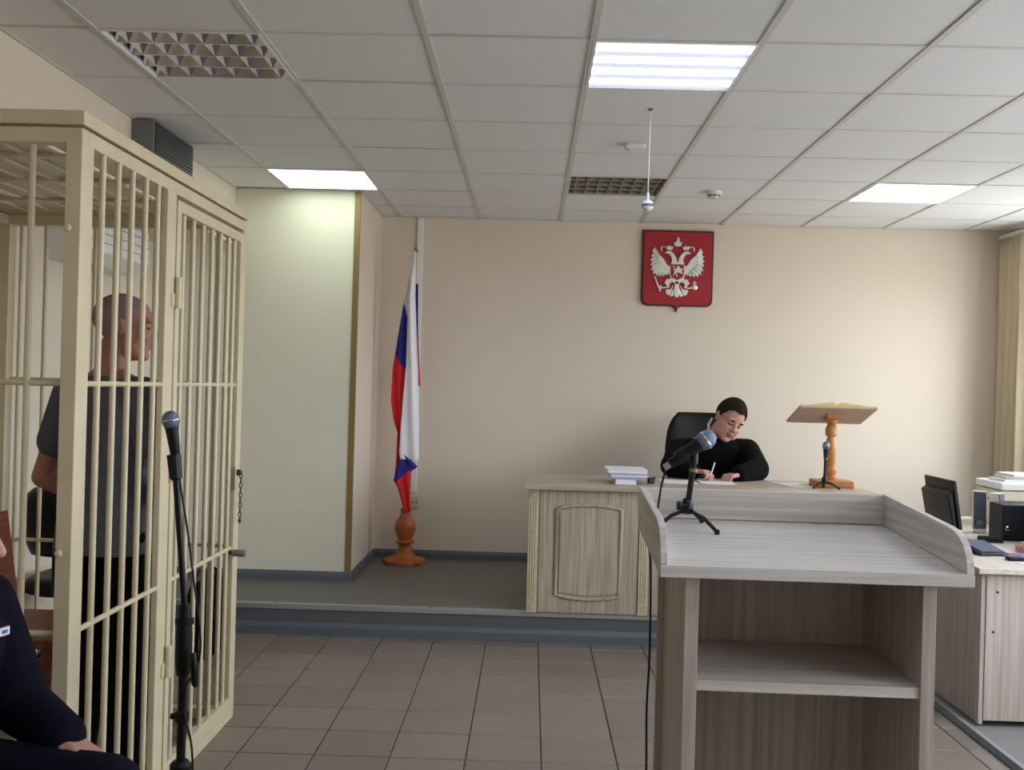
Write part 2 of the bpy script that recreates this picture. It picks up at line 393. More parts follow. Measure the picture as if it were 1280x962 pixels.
for j in range(-8, 7):
    y = CY + .6 * j; x0 = XP if y > YP else XS
    MB().box(x0, XR, y - .007, y + .007, HC - .0005, HC + .0025).build('grid_rail', 'grid_metal', ceil)
MB().box(XS, XS + .018, YF, YP, HC - .002, HC + .002).box(XS, XP, YP - .018, YP, HC - .002, HC + .002).box(XP, XP + .018, YP - .018, YB, HC - .002, HC + .002).box(XP, XR, YB - .018, YB, HC - .002, HC + .002).build('edge_angle', 'grid_metal', ceil)

LBL = {(0, 0): 'lit square ceiling light with four glowing tube bands, nearest the viewer', (-3, 4): 'lit ceiling light above the pale wall beside the flag', (3, 4): 'lit ceiling light near the curtain, rightmost in view',
       (-3, 0): 'switched-off ceiling light with mirrored louvre above the cage', (3, 0): 'unseen ceiling light above the clerk desk, added for ambient light', (3, -4): 'unseen ceiling light behind the viewer near the window wall, added for ambient light', (0, -4): 'unseen ceiling light straight above the viewer, added for ambient light',
       (0, 4): 'switched-off dull grey louvre ceiling light in front of the red emblem'}
for (i, j), mname in list(LIT.items()) + list(OFF.items()):
    x0, x1, y0, y1 = clipcell(i, j); cx, cy = (x0 + x1) / 2, (y0 + y1) / 2
    t = thing('ceiling_light', (cx, cy, HC), LBL[(i, j)], 'ceiling light', 'square ceiling lights')
    fr = MB(); h = .297; f = .012
    for q in ((-h, h, -h, -h + f), (-h, h, h - f, h), (-h, -h + f, -h + f, h - f), (h - f, h, -h + f, h - f)): fr.box(*q, -.004, .02)
    fr.build('frame', 'offwhite_plastic' if j == 4 and i == 0 else 'white_plastic', t, world=False)
    if (i, j) in LIT:
        MB().box(-h + f, h - f, -h + f, h - f, .002, .008).build('diffuser', mname, t, world=False)
    else:
        MB().box(-h, h, -h, h, .075, .085).box(-h, -h + .004, -h, h, .02, .075).box(h - .004, h, -h, h, .02, .075).box(-h, h, -h, -h + .004, .02, .075).box(-h, h, h - .004, h, .02, .075).build('tray', 'white_plastic' if i else 'dull_louvre', t, world=False)
        n_c = 6 if i else 8
        for k in range(4):                                    # four troughs with a fluorescent tube in each
            yc = -.2145 + .143 * k
            MB().cyl((-.28, yc, .058), (.28, yc, .058), .008, n=10).build('tube', 'white_plastic', t, world=False)
        for k in range(5):                                    # long side reflectors, V section
            yc = -.286 + .143 * k; hw = .03 if i else .008
            MB().prism([(-.284, yc - .003, .003), (-.284, yc + .003, .003), (-.284, yc + hw, .05), (-.284, yc - hw, .05)], (.568, 0, 0)).build('side_reflector', mname, t, world=False)
        for k in range(n_c):                                  # cross blades
            xc = -.284 + .568 * (k + .5) / n_c; hw = .034 if i else .004
            MB().prism([(xc - .002, -.284, .005), (xc + .002, -.284, .005), (xc + hw, -.284, .048), (xc - hw, -.284, .048)], (0, .568, 0)).build('cross_blade', mname, t, world=False)

# ceiling fittings
t = thing('smoke_detector', (1.11, 6.53, HC + .004), 'small round white smoke detector on the ceiling', 'smoke detector')
MB().lathe([(.052, 0), (.052, -.014), (.046, -.02)], n=24).build('base', 'white_plastic', t, world=False, auto=True)
MB().lathe([(.038, -.02), (.036, -.036), (.026, -.046), (.008, -.048)], n=24).build('chamber', 'offwhite_plastic', t, world=False, auto=True)
for k in range(8):
    a = k * PI / 4; MB().obox((.036 * math.cos(a), .036 * math.sin(a), -.029), (.002 * math.cos(a), .002 * math.sin(a), 0), (-.009 * math.sin(a), .009 * math.cos(a), 0), (0, 0, .004)).build('vent_slot', 'steel_dark', t, world=False)
t = thing('ceiling_sensor', (.5, 5.32, HC + .004), 'flat white plastic sensor box stuck under a ceiling panel', 'sensor')
MB().box(-.05, .05, -.035, .035, -.03, 0).build('housing', 'white_plastic', t, world=False, bevel=.01)
MB().box(-.034, .034, -.02, .02, -.034, -.029).build('cover', 'white_plastic', t, world=False, bevel=.003)
t = thing('pendant_microphone', (.5, 4.64, HC + .004), 'white ball hanging from the ceiling on a thin white cord', 'pendant')
MB().lathe([(.012, 0), (.01, -.008), (.003, -.012)], n=16).build('ceiling_grommet', 'grey_plastic', t, world=False, auto=True)
MB().cyl((0, 0, 0), (-.002, 0, -.40), .0022, n=8).build('cord', 'white_plastic', t, world=False)
MB().lathe([(.004, 0), (.006, -.005), (.006, -.03), (.004, -.035)], (-.002, 0, -.375), n=12).build('strain_relief', 'white_plastic', t, world=False, auto=True)
MB().ball((-.002, 0, -.432), (.027, .027, .027), n=20).build('ball', 'white_plastic', t, world=False, smooth=True)
MB().lathe([(.0275, -.006), (.0278, 0), (.0275, .006)], (-.002, 0, -.432), n=24).build('seam_ring', 'grey_plastic', t, world=False, auto=True)

# vent box and air conditioner on the left
t = thing('ventilation_box', (XS, 5.3, 2.6), 'grey metal ventilation box with grille high on the left wall', 'vent')
MB().box(0, .11, -.29, .29, -.06, .125).build('housing', 'grey_plastic', t, world=False, bevel=.004)
MB().box(.11, .116, -.275, .275, -.05, .115).build('grille_back', 'grey_grille', t, world=False)
for k in range(9): MB().obox((.118, 0, -.04 + .0182 * k), (.005, 0, -.003), (0, .27, 0), (.0006, 0, .001)).build('slat', 'grey_grille', t, world=False)
t = thing('air_conditioner', (XL, 5.72, 2.07), 'white wall-mounted air conditioner seen through the cage bars', 'air conditioner')
MB().prism([(0, -.42, .0), (.17, -.42, .0), (.215, -.42, .07), (.21, -.42, .25), (.17, -.42, .275), (0, -.42, .275)], (0, .84, 0)).build('body', 'white_plastic', t, world=False, bevel=.006)
MB().obox((.19, 0, .028), (.022, 0, .03), (0, .38, 0), (.003, 0, -.002)).build('air_flap', 'offwhite_plastic', t, world=False)
for k in range(3): MB().obox((.214, 0, .11 + .05 * k), (.0025, 0, 0), (0, .41, 0), (0, 0, .0015)).build('front_groove', 'grey_plastic', t, world=False)
MB().box(.212, .216, .28, .36, .09, .1).build('display', 'black_plastic', t, world=False)

# back wall: cable duct, outlet, emblem
t = thing('cable_duct', (-.855, YB, 1.65), 'white vertical plastic cable duct on the wall behind the flag', 'cable duct')
MB().box(-.024, .018, -.022, 0, -.99, HC - 1.655).build('channel', 'white_plastic', t, world=False, bevel=.003)
MB().box(-.022, .016, -.026, -.022, -.985, HC - 1.66).build('lid', 'white_plastic', t, world=False, bevel=.001)
t = thing('wall_outlet', (-.845, YB, .59), 'small off-white wall socket box under the cable duct', 'outlet')
MB().box(-.035, .035, -.04, 0, -.04, .04).build('box', 'outlet', t, world=False, bevel=.005)
for s in (-1, 1): MB().cyl((.014 * s, -.041, 0), (.014 * s, -.036, 0), .006, n=10).build('socket_hole', 'steel_dark', t, world=False)

t = thing('coat_of_arms', (1.065, YB, 2.385), 'red shield plaque with silver double-headed eagle on the back wall', 'emblem')
K = .53 / 655
def E2(x, y, d=0): return V(((x - 495) * K, -d, (505 - y) * K))
def shield(gr, d0, d1):
    pts = [(172 + gr, 150 + gr), (828 - gr, 150 + gr)]
    cx, cy, r = 828 - gr - 60 + gr * .2, 848 - gr - 60 + gr * .2, 60 - gr * .2
    pts += [(cx + r * math.cos(a), cy + r * math.sin(a)) for a in [PI / 2 * k / 6 for k in range(7)]]
    pts += [(545, 848 - gr), (515, 860 - gr), (500, 905 - gr * 1.4), (485, 860 - gr), (455, 848 - gr)]
    cx = 172 + gr + 60 - gr * .2
    pts += [(cx + r * math.cos(a), cy + r * math.sin(a)) for a in [PI / 2 + PI / 2 * k / 6 for k in range(7)]]
    return MB().prism([E2(x, y, d0) for x, y in pts], (0, -(d1 - d0), 0))
shield(0, 0, .026).build('border', 'dark_edge', t, world=False, bevel=.004)
shield(16, .0262, .03).build('field', 'red_board', t, world=False)
def rel(name, polys, d=.012, m='silver', parent=t, base=.03, mir=True):
    b = MB()
    for pl in polys:
        b.prism([E2(x, y, base) for x, y in pl], (0, -d, 0))
        if mir: b.prism([E2(990 - x, y, base) for x, y in pl], (0, -d, 0))
    return b.build(name, m, parent, world=False, bevel=.0025)
wing_o = [(286, 308), (262, 350), (278, 362), (250, 392), (270, 402), (244, 432), (266, 442), (248, 476), (270, 482), (254, 520), (278, 520), (272, 556), (298, 548), (304, 578), (326, 558), (338, 584), (356, 560), (372, 580), (384, 556), (404, 566), (432, 540), (432, 490), (396, 462), (372, 420), (338, 386), (306, 356)]
for s in (0, 1):                                            # wings: serrated vane, feather ridges, shoulder
    mx = (lambda x: 990 - x) if s else (lambda x: x)
    wg = MB().prism([E2(mx(x), y, .03) for x, y in wing_o], (0, -.007, 0))
    for k, (tx, ty) in enumerate(((286, 314), (266, 352), (256, 394), (250, 434), (254, 476), (260, 518), (278, 550), (308, 572), (340, 576), (374, 572))):
        rx, ry = 330 + 9 * k, 395 + 14 * k
        wg.tube([E2(mx(tx), ty, .037), E2(mx((tx + rx) / 2), (ty + ry) / 2, .039), E2(mx(rx), ry, .038)], [.002, .0065, .004], 6)
    wg.prism([E2(mx(x), y, .03) for x, y in ((322, 376), (372, 428), (400, 470), (436, 496), (436, 536), (400, 540), (352, 490), (322, 430))], (0, -.013, 0))
    wg.build('wing', 'silver', t, world=False)
rel('body', [[(440, 440), (550, 440), (575, 520), (550, 620), (495, 650), (440, 620), (415, 520)]], .012, mir=False)
rel('neck_and_head', [[(452, 470), (490, 460), (486, 410), (462, 372), (440, 350), (412, 338), (392, 350), (372, 358), (390, 368), (420, 374), (438, 400), (444, 440)]], .016)
rel('crown', [[(392, 332), (446, 332), (452, 296), (430, 306), (424, 276), (414, 304), (392, 292)]], .014)
rel('great_crown', [[(466, 300), (524, 300), (534, 256), (514, 262), (508, 240), (506, 216), (492, 216), (482, 240), (478, 262), (458, 256)]], .014, mir=False)
rel('ribbon', [[(440, 326), (384, 300), (352, 298), (336, 316), (344, 350), (352, 346), (348, 318), (362, 308), (384, 312), (440, 338)]], .006)
rel('leg', [[(440, 600), (400, 600), (378, 640), (396, 652), (406, 684), (428, 680), (424, 640), (446, 636)]], .012)
rel('tail', [[(480, 620), (510, 620), (520, 700), (510, 768), (480, 768), (470, 700)]], .012, mir=False)
rel('tail_feather', [[(474, 640), (440, 690), (390, 700), (400, 742), (430, 752), (450, 700)]], .009)
rel('tail_feather', [[(470, 690), (452, 706), (432, 756), (456, 762), (474, 750)]], .006)
rel('sceptre', [[(282, 580), (292, 574), (352, 712), (338, 720)], [(326, 668), (352, 660), (362, 690), (334, 696)], [(356, 676), (400, 672), (400, 684), (356, 690)]], .01, mir=False)
ob = MB().ball(E2(658, 672, .032), (30 * K, .008, 26 * K), n=16).prism([E2(652, 648, .03), E2(664, 648, .03), E2(664, 616, .03), E2(652, 616, .03)], (0, -.008, 0)).prism([E2(640, 628, .03), E2(676, 628, .03), E2(676, 636, .03), E2(640, 636, .03)], (0, -.008, 0)).prism([E2(590, 676, .03), E2(632, 672, .03), E2(632, 684, .03), E2(590, 688, .03)], (0, -.006, 0))
ob.build('orb', 'silver', t, world=False)
sh = rel('breast_shield', [[(436, 466), (554, 466), (556, 560), (540, 590), (510, 600), (495, 610), (480, 600), (450, 590), (434, 560)]], .008, 'red_board', mir=False, base=.042)
rel('rider_figure', [[(455, 500), (480, 510), (492, 484), (510, 480), (520, 506), (545, 500), (535, 530), (548, 560), (530, 552), (505, 540), (480, 548), (458, 572), (466, 536)], [(450, 480), (458, 476), (500, 580), (492, 584)]], .004, parent=sh, mir=False, base=.05)

# curtain and its rail at the right end
t = thing('curtain', (3.46, 7.55, .2), 'beige pleated curtain hanging at the far right corner', 'curtain')
def cur(y0, y1, amp, nf, x0):
    rows = []
    for k in range(13):
        z = .2 + (2.66 - .2) * k / 12; row = []
        for i in range(nf * 10 + 1):
            u = i / (nf * 10); row.append((x0 + amp * (.75 + .25 * math.sin(3 * u + z)) * math.sin(2 * PI * nf * u + .25 * math.sin(1.2 * z)), y0 + (y1 - y0) * u + .012 * math.sin(4 * PI * nf * u), z))
        rows.append(row)
    return MB().grid(rows)
cur(7.3, 7.77, .055, 4, 3.46).build('drape', 'curtain', t, smooth=True, solid=.004)
MB().box(3.44, 3.48, 6.6, 7.79, 2.66, 2.69).build('curtain_rail', 'white_plastic', t, bevel=.004)
for k in range(9): MB().cyl((3.46, 7.32 + .05 * k, 2.64), (3.46, 7.32 + .05 * k, 2.665), .005, n=8).build('runner', 'white_plastic', t)

# ------------------------------------------------------------------ the barred dock
CXR, CXL, CYN, CYF, CZ = -1.264, -2.34, 2.87, 4.54, 2.212
cage = thing('prisoner_cage', (-1.8, 3.7, 0), 'cream painted steel-bar cage for the accused at the left wall', 'cage')
def part(b, name, m, parent=cage, **k): return b.build(name, m, parent, **k)
BV = dict(bevel=.003)
for x0, x1, y0, y1 in ((CXR - .046, CXR, CYN, CYN + .08), (CXR - .046, CXR, CYF - .04, CYF), (CXL, CXL + .06, CYN, CYN + .06), (CXL, CXL + .06, CYF - .06, CYF), (CXR - .024, CXR - .001, 3.56, 3.648)):
    part(MB().box(x0, x1, y0, y1, 0, 2.125), 'post', 'cage_paint', **BV)
for z0, z1, g in ((2.172, CZ, .006), (2.122, 2.165, 0)):
    part(MB().box(CXL, CXR + g, CYN - g, CYN + .05, z0, z1), 'top_rail', 'cage_paint', **BV)
    part(MB().box(CXL, CXR + g, CYF - .05, CYF + g, z0, z1), 'top_rail', 'cage_paint', **BV)
    part(MB().box(CXR - .05, CXR + g, CYN + .05, CYF - .05, z0, z1), 'top_rail', 'cage_paint', **BV)
    part(MB().box(CXL, CXL + .05, CYN + .05, CYF - .05, z0, z1), 'top_rail', 'cage_paint', **BV)
for q in ((CXL + .06, CXR - .046, CYN, CYN + .05), (CXL + .06, CXR - .046, CYF - .05, CYF), (CXL, CXL + .05, CYN + .06, CYF - .06), (CXR - .04, CXR, CYN + .08, CYF - .04)):
    part(MB().box(*q, .0, .045), 'bottom_rail', 'cage_paint', **BV)
def bars(pts, z0, z1, parent=cage, r=.0095):
    me = MB().cyl((0, 0, z0), (0, 0, z1), r, n=12).mesh('bar', 'cage_paint', True); me.set_sharp_from_angle(angle=.8)
    L = ploc(parent)
    for x, y in pts:
        o = bpy.data.objects.new('bar', me); COL.objects.link(o); o.parent = parent; o.location = (x - L.x, y - L.y, -L.z)
xs_n = [-1.414 - .118 * k for k in range(8)]
bars([(x, CYN + .025) for x in xs_n], .04, 2.13)
bars([(x, CYF - .025) for x in [-2.135 + .108 * k for k in range(-1, 8)]], .04, 2.13)
bars([(CXL + .025, CYN + .15 + .118 * k) for k in range(12)], .04, 2.13)
bars([(CXR - .01, y) for y in (3.035, 3.15, 3.262, 3.376, 3.486)], .04, 2.13)
for z in (.75, 1.452):
    part(MB().cyl((CXL + .05, CYN + .025, z), (CXR - .04, CYN + .025, z), .0085, n=10), 'cross_rod', 'cage_paint')
    part(MB().cyl((CXL + .05, CYF - .025, z), (CXR - .04, CYF - .025, z), .0085, n=10), 'cross_rod', 'cage_paint')
    part(MB().cyl((CXR - .01, CYN + .07, z), (CXR - .01, 3.57, z), .0085, n=10), 'cross_rod', 'cage_paint')
    part(MB().cyl((CXL + .025, CYN + .05, z), (CXL + .025, CYF - .05, z), .0085, n=10), 'cross_rod', 'cage_paint')
for k in range(9):                                            # roof slats
    x = CXL + .1 + .112 * k
    part(MB().box(x - .034, x + .034, CYN + .04, CYF - .04, 2.178, 2.19), 'roof_slat', 'cage_paint', bevel=.002)
for k in range(3):
    y = CYN + .42 + .42 * k; part(MB().box(CXL + .04, CXR - .04, y - .02, y + .02, 2.166, 2.177), 'roof_crossbar', 'cage_paint')
for z in (1.885, .98):
    part(MB().lathe([(.011, 0), (.011, .004), (.008, .009), (.002, .011)], (CXR - .035, CYN, z), n=14, axis=(0, -1, 0)), 'bolt_head', 'cage_paint', auto=True)
# door of the cage
D0, D1 = 3.652, 4.492
b = MB()
for q in ((D0, D0 + .04, .05, 2.105), (D1 - .04, D1, .05, 2.105), (D0 + .04, D1 - .04, .05, .105), (D0 + .04, D1 - .04, 2.065, 2.105)): b.box(CXR - .03, CXR + .004, *q)
door = part(b, 'cage_door', 'cage_paint', **BV)
bars([(CXR - .012, y) for y in (3.755, 3.865, 3.98, 4.095, 4.205, 4.315, 4.4)], .1, 2.07, door)
for z in (.75, 1.452): part(MB().cyl((CXR - .012, D0 + .03, z), (CXR - .012, D1 - .03, z), .0085, n=10), 'cross_rod', 'cage_paint', door)
for z in (.42, 1.72):
    part(MB().cyl((CXR + .012, 3.65, z), (CXR + .012, 3.65, z + .11), .011, n=12).box(CXR - .001, CXR + .007, 3.65, 3.685, z + .058, z + .108).box(CXR - .003, CXR + .004, 3.612, 3.65, z + .004, z + .052), 'hinge', 'cage_paint', door)
part(MB().box(CXR + .004, CXR + .01, 4.44, 4.485, 1.0, 1.1), 'lock_plate', 'cage_paint', door, bevel=.002)
part(MB().lathe([(.014, 0), (.014, .012), (.009, .018)], (CXR + .01, 4.462, 1.075), n=12, axis=(1, 0, 0)), 'lock_cylinder', 'steel_dark', door, auto=True)
b = MB()
for k in range(9):
    z = 1.062 - .021 * k; a = k * PI / 2
    ring = [(CXR + .026 + .006 * math.cos(t_) * math.cos(a), 4.462 + .006 * math.cos(t_) * math.sin(a), z + .013 * math.sin(t_)) for t_ in [2 * PI * i / 10 for i in range(10)]]
    b.tube(ring, .0024, 6, closed=True)
b.cyl((CXR + .01, 4.462, 1.07), (CXR + .03, 4.462, 1.07), .003, n=8).ball((CXR + .026, 4.462, .868), (.007, .01, .012), n=10)
part(b, 'chain', 'steel_dark', door)
part(MB().cyl((CXR - .05, 4.42, .735), (CXR + .012, 4.42, .735), .008, n=10), 'sliding_bolt', 'steel_dark', door)
part(MB().lathe([(.008, 0), (.015, .004), (.016, .05), (.012, .056)], (CXR + .01, 4.42, .735), n=14, axis=(1, 0, 0)), 'bolt_knob', 'grey_plastic', door, auto=True)

# bench in the dock, office chair and bag behind it
t = thing('wooden_bench', (-2.0, 4.13, 0), 'reddish brown wooden bench inside the cage', 'bench')
part(MB().box(-2.2, -1.76, 3.88, 4.4, .44, .475), 'seat', 'bench_wood', t, bevel=.006)
part(MB().box(-1.79, -1.765, 3.9, 4.38, .36, .44), 'apron', 'bench_wood', t, bevel=.003)
part(MB().obox((-2.195, 4.14, .69), (.011, 0, .002), (0, .26, 0), (-.03, 0, .2)), 'backrest', 'bench_wood', t, bevel=.004)
for y in (3.91, 4.35):
    for x in (-2.19, -1.8): part(MB().box(x - .02, x + .02, y - .02, y + .02, 0, .44), 'leg', 'bench_wood', t, bevel=.003)
def office_chair(loc, rotz, label, bz=(.52, .98), bw=.23, seatz=.47, arms=True, name='office_chair'):
    t = thing(name, loc, label, 'chair', rotz=rotz)
    W = dict(world=False)
    part(MB().loft([((0, 0, seatz - .05), .2, .2, 0), ((0, 0, seatz - .03), .24, .235, 0), ((0, 0, seatz), .245, .24, 0), ((0, 0, seatz + .03), .22, .215, 0)], 28, p=4), 'seat', 'black_leather', t, smooth=True, **W)
    rows = []
    b = MB(); n = 13
    def back(y_off, sgn):
        out = []
        for k in range(n):
            v = k / (n - 1); z = bz[0] + (bz[1] - bz[0]) * v; half = bw * (.86 + .14 * math.sin(PI * min(1, v * 1.15))) * (1 - .32 * (max(0, v - .7) / .3) ** 3)
            out.append([(half * (2 * i / 12 - 1), -.24 - .1 * v + .05 * ((2 * i / 12 - 1) ** 2) + y_off * (1 - .8 * abs(2 * i / 12 - 1) ** 4) * (1 - .7 * abs(2 * v - 1) ** 6), z) for i in range(13)])
        return out
    fr, bk = back(.045, 1), back(-.045, -1)
    b.grid(fr); nb = len(b.v); b.grid([list(reversed(r)) for r in bk])
    per_f = [i for i in range(13)] + [k * 13 + 12 for k in range(1, n)] + [(n - 1) * 13 + i for i in range(11, -1, -1)] + [k * 13 for k in range(n - 2, 0, -1)]
    def opp(i): r, c = divmod(i, 13); return nb + r * 13 + (12 - c)
    for a_, b_ in zip(per_f, per_f[1:] + per_f[:1]): b.f.append([b_, a_, opp(a_), opp(b_)]); b.m.append(0)
    part(b, 'backrest', 'black_leather', t, smooth=True, **W)
    part(MB().tube([(0, -.12, seatz - .06), (0, -.26, seatz - .06), (0, -.31, seatz), (0, -.32, bz[0] + .12)], .016, 8), 'back_bracket', 'black_plastic', t, **W)
    if arms:
        for s in (-1, 1):
            part(MB().tube([(.22 * s, .12, seatz - .04), (.29 * s, .14, seatz + .02), (.3 * s, .17, seatz + .14), (.3 * s, .1, seatz + .2), (.3 * s, -.06, seatz + .21), (.3 * s, -.17, seatz + .16), (.29 * s, -.19, seatz + .04), (.22 * s, -.12, seatz - .04)], .017, 8), 'armrest', 'black_plastic', t, smooth=True, **W)
    part(MB().cyl((0, 0, .1), (0, 0, seatz - .04), .026, n=14), 'gas_column', 'black_plastic', t, **W)
    for k in range(5):
        a = 2 * PI * k / 5 + .3; d = V((math.cos(a), math.sin(a), 0))
        lg = part(MB().tube([d * .02 + V((0, 0, .1)), d * .15 + V((0, 0, .09)), d * .3 + V((0, 0, .066))], [.026, .02, .014], 8), 'base_spoke', 'black_plastic', t, **W)
        part(MB().cyl(d * .3 + V((-d.y, d.x, 0)) * .018 + V((0, 0, .027)), d * .3 - V((-d.y, d.x, 0)) * .018 + V((0, 0, .027)), .0265, n=14), 'caster', 'black_plastic', lg, world=False)
    return t
office_chair((-2.17, 5.08, 0), 0, 'black office chair behind the cage', bz=(.62, .95), bw=.2, arms=False)
t = thing('black_bag', (-1.73, 5.62, 0), 'black soft bag on the floor behind the cage door', 'bag')
part(MB().loft([((-1.73, 5.62, .0), .075, .2, 0), ((-1.73, 5.62, .03), .09, .22, 0), ((-1.73, 5.62, .25), .085, .215, 0), ((-1.73, 5.62, .37), .05, .2, 0), ((-1.73, 5.62, .39), .02, .18, 0)], 20, p=3.2), 'body', 'black_cloth', t, smooth=True)
for s in (-1, 1): part(MB().tube([(-1.73 + .03 * s, 5.62 + .1 * math.cos(a), .36 + .09 * math.sin(a)) for a in [PI * k / 10 for k in range(11)]], .007, 6), 'handle', 'black_leather', t)

# ------------------------------------------------------------------ microphones
def mic(t, head, d, L=.16, r=.026, m='black_metal', sub=None):
    """vocal microphone: head centre, direction from head to tail"""
    d = V(d).normalized(); head = V(head)
    part(MB().lathe([(.002, -r * .98), (r * .5, -r * .86), (r * .85, -r * .5), (r, -.002), (r, .01), (r * .8, .026)], head, 20, axis=d), 'grille', 'mic_grille', t, smooth=True)
    part(MB().lathe([(r * 1.02, .001), (r * 1.05, .004), (r * 1.02, .008)], head, 20, axis=d), 'grille_ring', 'chrome', t, smooth=True)
    part(MB().lathe([(r * .8, .026), (r * .74, .032), (r * .5, L), (r * .4, L + .004)], head, 18, axis=d), 'handle', m, t, auto=True)
    part(MB().lathe([(r * .36, L), (r * .36, L + .022)], head, 12, axis=d), 'connector', 'chrome', t)
t = thing('microphone_stand', (-1.017, 3.1, 0), 'tall black floor microphone stand with tripod base beside the cage', 'microphone stand')
mic(t, (-1.076, 3.1, 1.352), (.16, 0, -1), L=.13)
part(MB().lathe([(.0, 0), (.021, .004), (.019, .075), (.012, .08)], (-1.064, 3.1, 1.25), 14, axis=(.12, 0, -1)), 'microphone_clip', 'black_plastic', t)
part(MB().cyl((-1.06, 3.1, 1.225), (-1.018, 3.1, .79), .0095, n=12), 'upper_tube', 'black_metal', t)
part(MB().lathe([(.012, 0), (.02, .01), (.024, .05), (.024, .13), (.018, .2), (.016, .22)], (-1.017, 3.1, .58), 16), 'height_clutch', 'black_plastic', t, auto=True)
part(MB().lathe([(.016, 0), (.028, .006), (.028, .022), (.016, .028)], (-1.017, 3.1, .735), 16), 'clutch_collar', 'black_plastic', t, auto=True)
part(MB().cyl((-1.017, 3.1, .3), (-1.017, 3.1, .6), .0135, n=14), 'lower_tube', 'black_metal', t)
part(MB().lathe([(.014, 0), (.021, .006), (.021, .03), (.014, .036)], (-1.017, 3.1, .445), 14).cyl((-1.035, 3.1, .463), (-1.05, 3.1, .463), .009, n=10), 'cable_clip', 'black_plastic', t)
part(MB().lathe([(.016, 0), (.03, .008), (.032, .05), (.022, .062)], (-1.017, 3.1, .27), 16), 'tripod_hub', 'black_plastic', t, auto=True)
for k in range(3):
    a = 2 * PI * k / 3 - .5; d = V((math.cos(a), math.sin(a), 0)); c = V((-1.017, 3.1, 0))
    if abs(d.x * .2) > 0:
        lg = part(MB().cyl(c + d * .02 + V((0, 0, .3)), c + d * .2 + V((0, 0, .015)), .008, n=10), 'tripod_leg', 'black_metal', t)
        part(MB().cyl(c + d * .2 + V((0, 0, .0)), c + d * .196 + V((0, 0, .03)), .013, n=10), 'rubber_foot', 'black_plastic', lg)
cp = [(-1.048, 3.1, 1.2), (-1.035, 3.085, 1.15), (-1.005, 3.07, 1.02), (-.985, 3.065, .9), (-.972, 3.065, .82), (-.962, 3.07, .74), (-.958, 3.07, .68), (-.966, 3.07, .62), (-.985, 3.07, .585), (-1.0, 3.075, .56), (-1.004, 3.078, .5), (-.998, 3.078, .455), (-.985, 3.075, .42), (-.975, 3.075, .36), (-.972, 3.075, .26), (-.975, 3.07, .12), (-.97, 3.05, .01), (-.9, 2.9, .006)]
def smooth_path(P, n=4):
    P = [V(p) for p in P]; out = []
    for k in range(len(P) - 1):
        a, b_, c_, d = P[max(k - 1, 0)], P[k], P[k + 1], P[min(k + 2, len(P) - 1)]
        for i in range(n):
            u = i / n; out.append(.5 * ((2 * b_) + (c_ - a) * u + (2 * a - 5 * b_ + 4 * c_ - d) * u * u + (3 * b_ - a - 3 * c_ + d) * u ** 3))
    return out + [P[-1]]
part(MB().tube(smooth_path(cp), .0036, 6), 'cable', 'black_plastic', t, smooth=True)
part(MB().lathe([(.006, 0), (.011, .01), (.012, .07), (.008, .1)], (-.967, 3.06, .565), 12, axis=(-.08, 0, 1)), 'cable_plug', 'black_metal', t, auto=True)

# ------------------------------------------------------------------ flag
t = thing('flag', (-.885, 7.56, PZ), 'white, blue and red flag hanging on a pole in a turned wooden base', 'flag')
part(MB().lathe([(.0, 0), (.155, .0), (.158, .012), (.15, .03), (.09, .045), (.07, .07), (.052, .1), (.044, .13), (.046, .14), (.07, .15), (.072, .16), (.05, .17), (.05, .18), (.07, .215), (.078, .255), (.07, .3), (.046, .34), (.034, .365), (.04, .385), (.036, .4), (.0, .4)], (-.885, 7.56, PZ), 28), 'base', 'orange_wood', t, auto=True)
for k in range(4):
    a = PI / 4 + k * PI / 2; part(MB().ball((-.885 + .135 * math.cos(a), 7.56 + .135 * math.sin(a), PZ + .02), (.034, .034, .02), n=14), 'foot', 'orange_wood', t, smooth=True)
part(MB().cyl((-.885, 7.56, PZ + .37), (-.862, 7.56, 2.44), .0125, n=14), 'pole', 'pale_wood', t)
part(MB().lathe([(.014, 0), (.018, .01), (.01, .03), (.0, .06)], (-.862, 7.56, 2.43), 14), 'finial', 'gold_trim', t, auto=True)
def pleat(left, right, y0, bulge, colour):
    """left/right: lists of (z, x); colour(u, z) -> material index"""
    def at(L, z):
        for (z0, x0), (z1, x1) in zip(L, L[1:]):
            if z1 <= z <= z0: return x0 + (x1 - x0) * (z0 - z) / (z0 - z1)
        return L[0][1] if z > L[0][0] else L[-1][1]
    zt, zb = left[0][0], left[-1][0]; n = max(8, int((zt - zb) / .008)); b_ = MB(); rows = []
    for k in range(n + 1):
        z = zt + (zb - zt) * k / n; xl, xr = at(left, z), at(right, z)
        rows.append([V((xl + (xr - xl) * i / 24, y0 - bulge * math.sin(PI * i / 24) * (.6 + .4 * math.sin(3.1 * z + 1)) + .012 * math.sin(9 * i / 24 + 4 * z), z)) for i in range(25)])
    b_.grid(rows)
    b_.m = [colour((j + .5) / 24, zt + (zb - zt) * (k + .5) / n) for k in range(n) for j in range(24)]
    return b_
FM = ['flag_white', 'flag_blue', 'flag_red']
cl = MB()
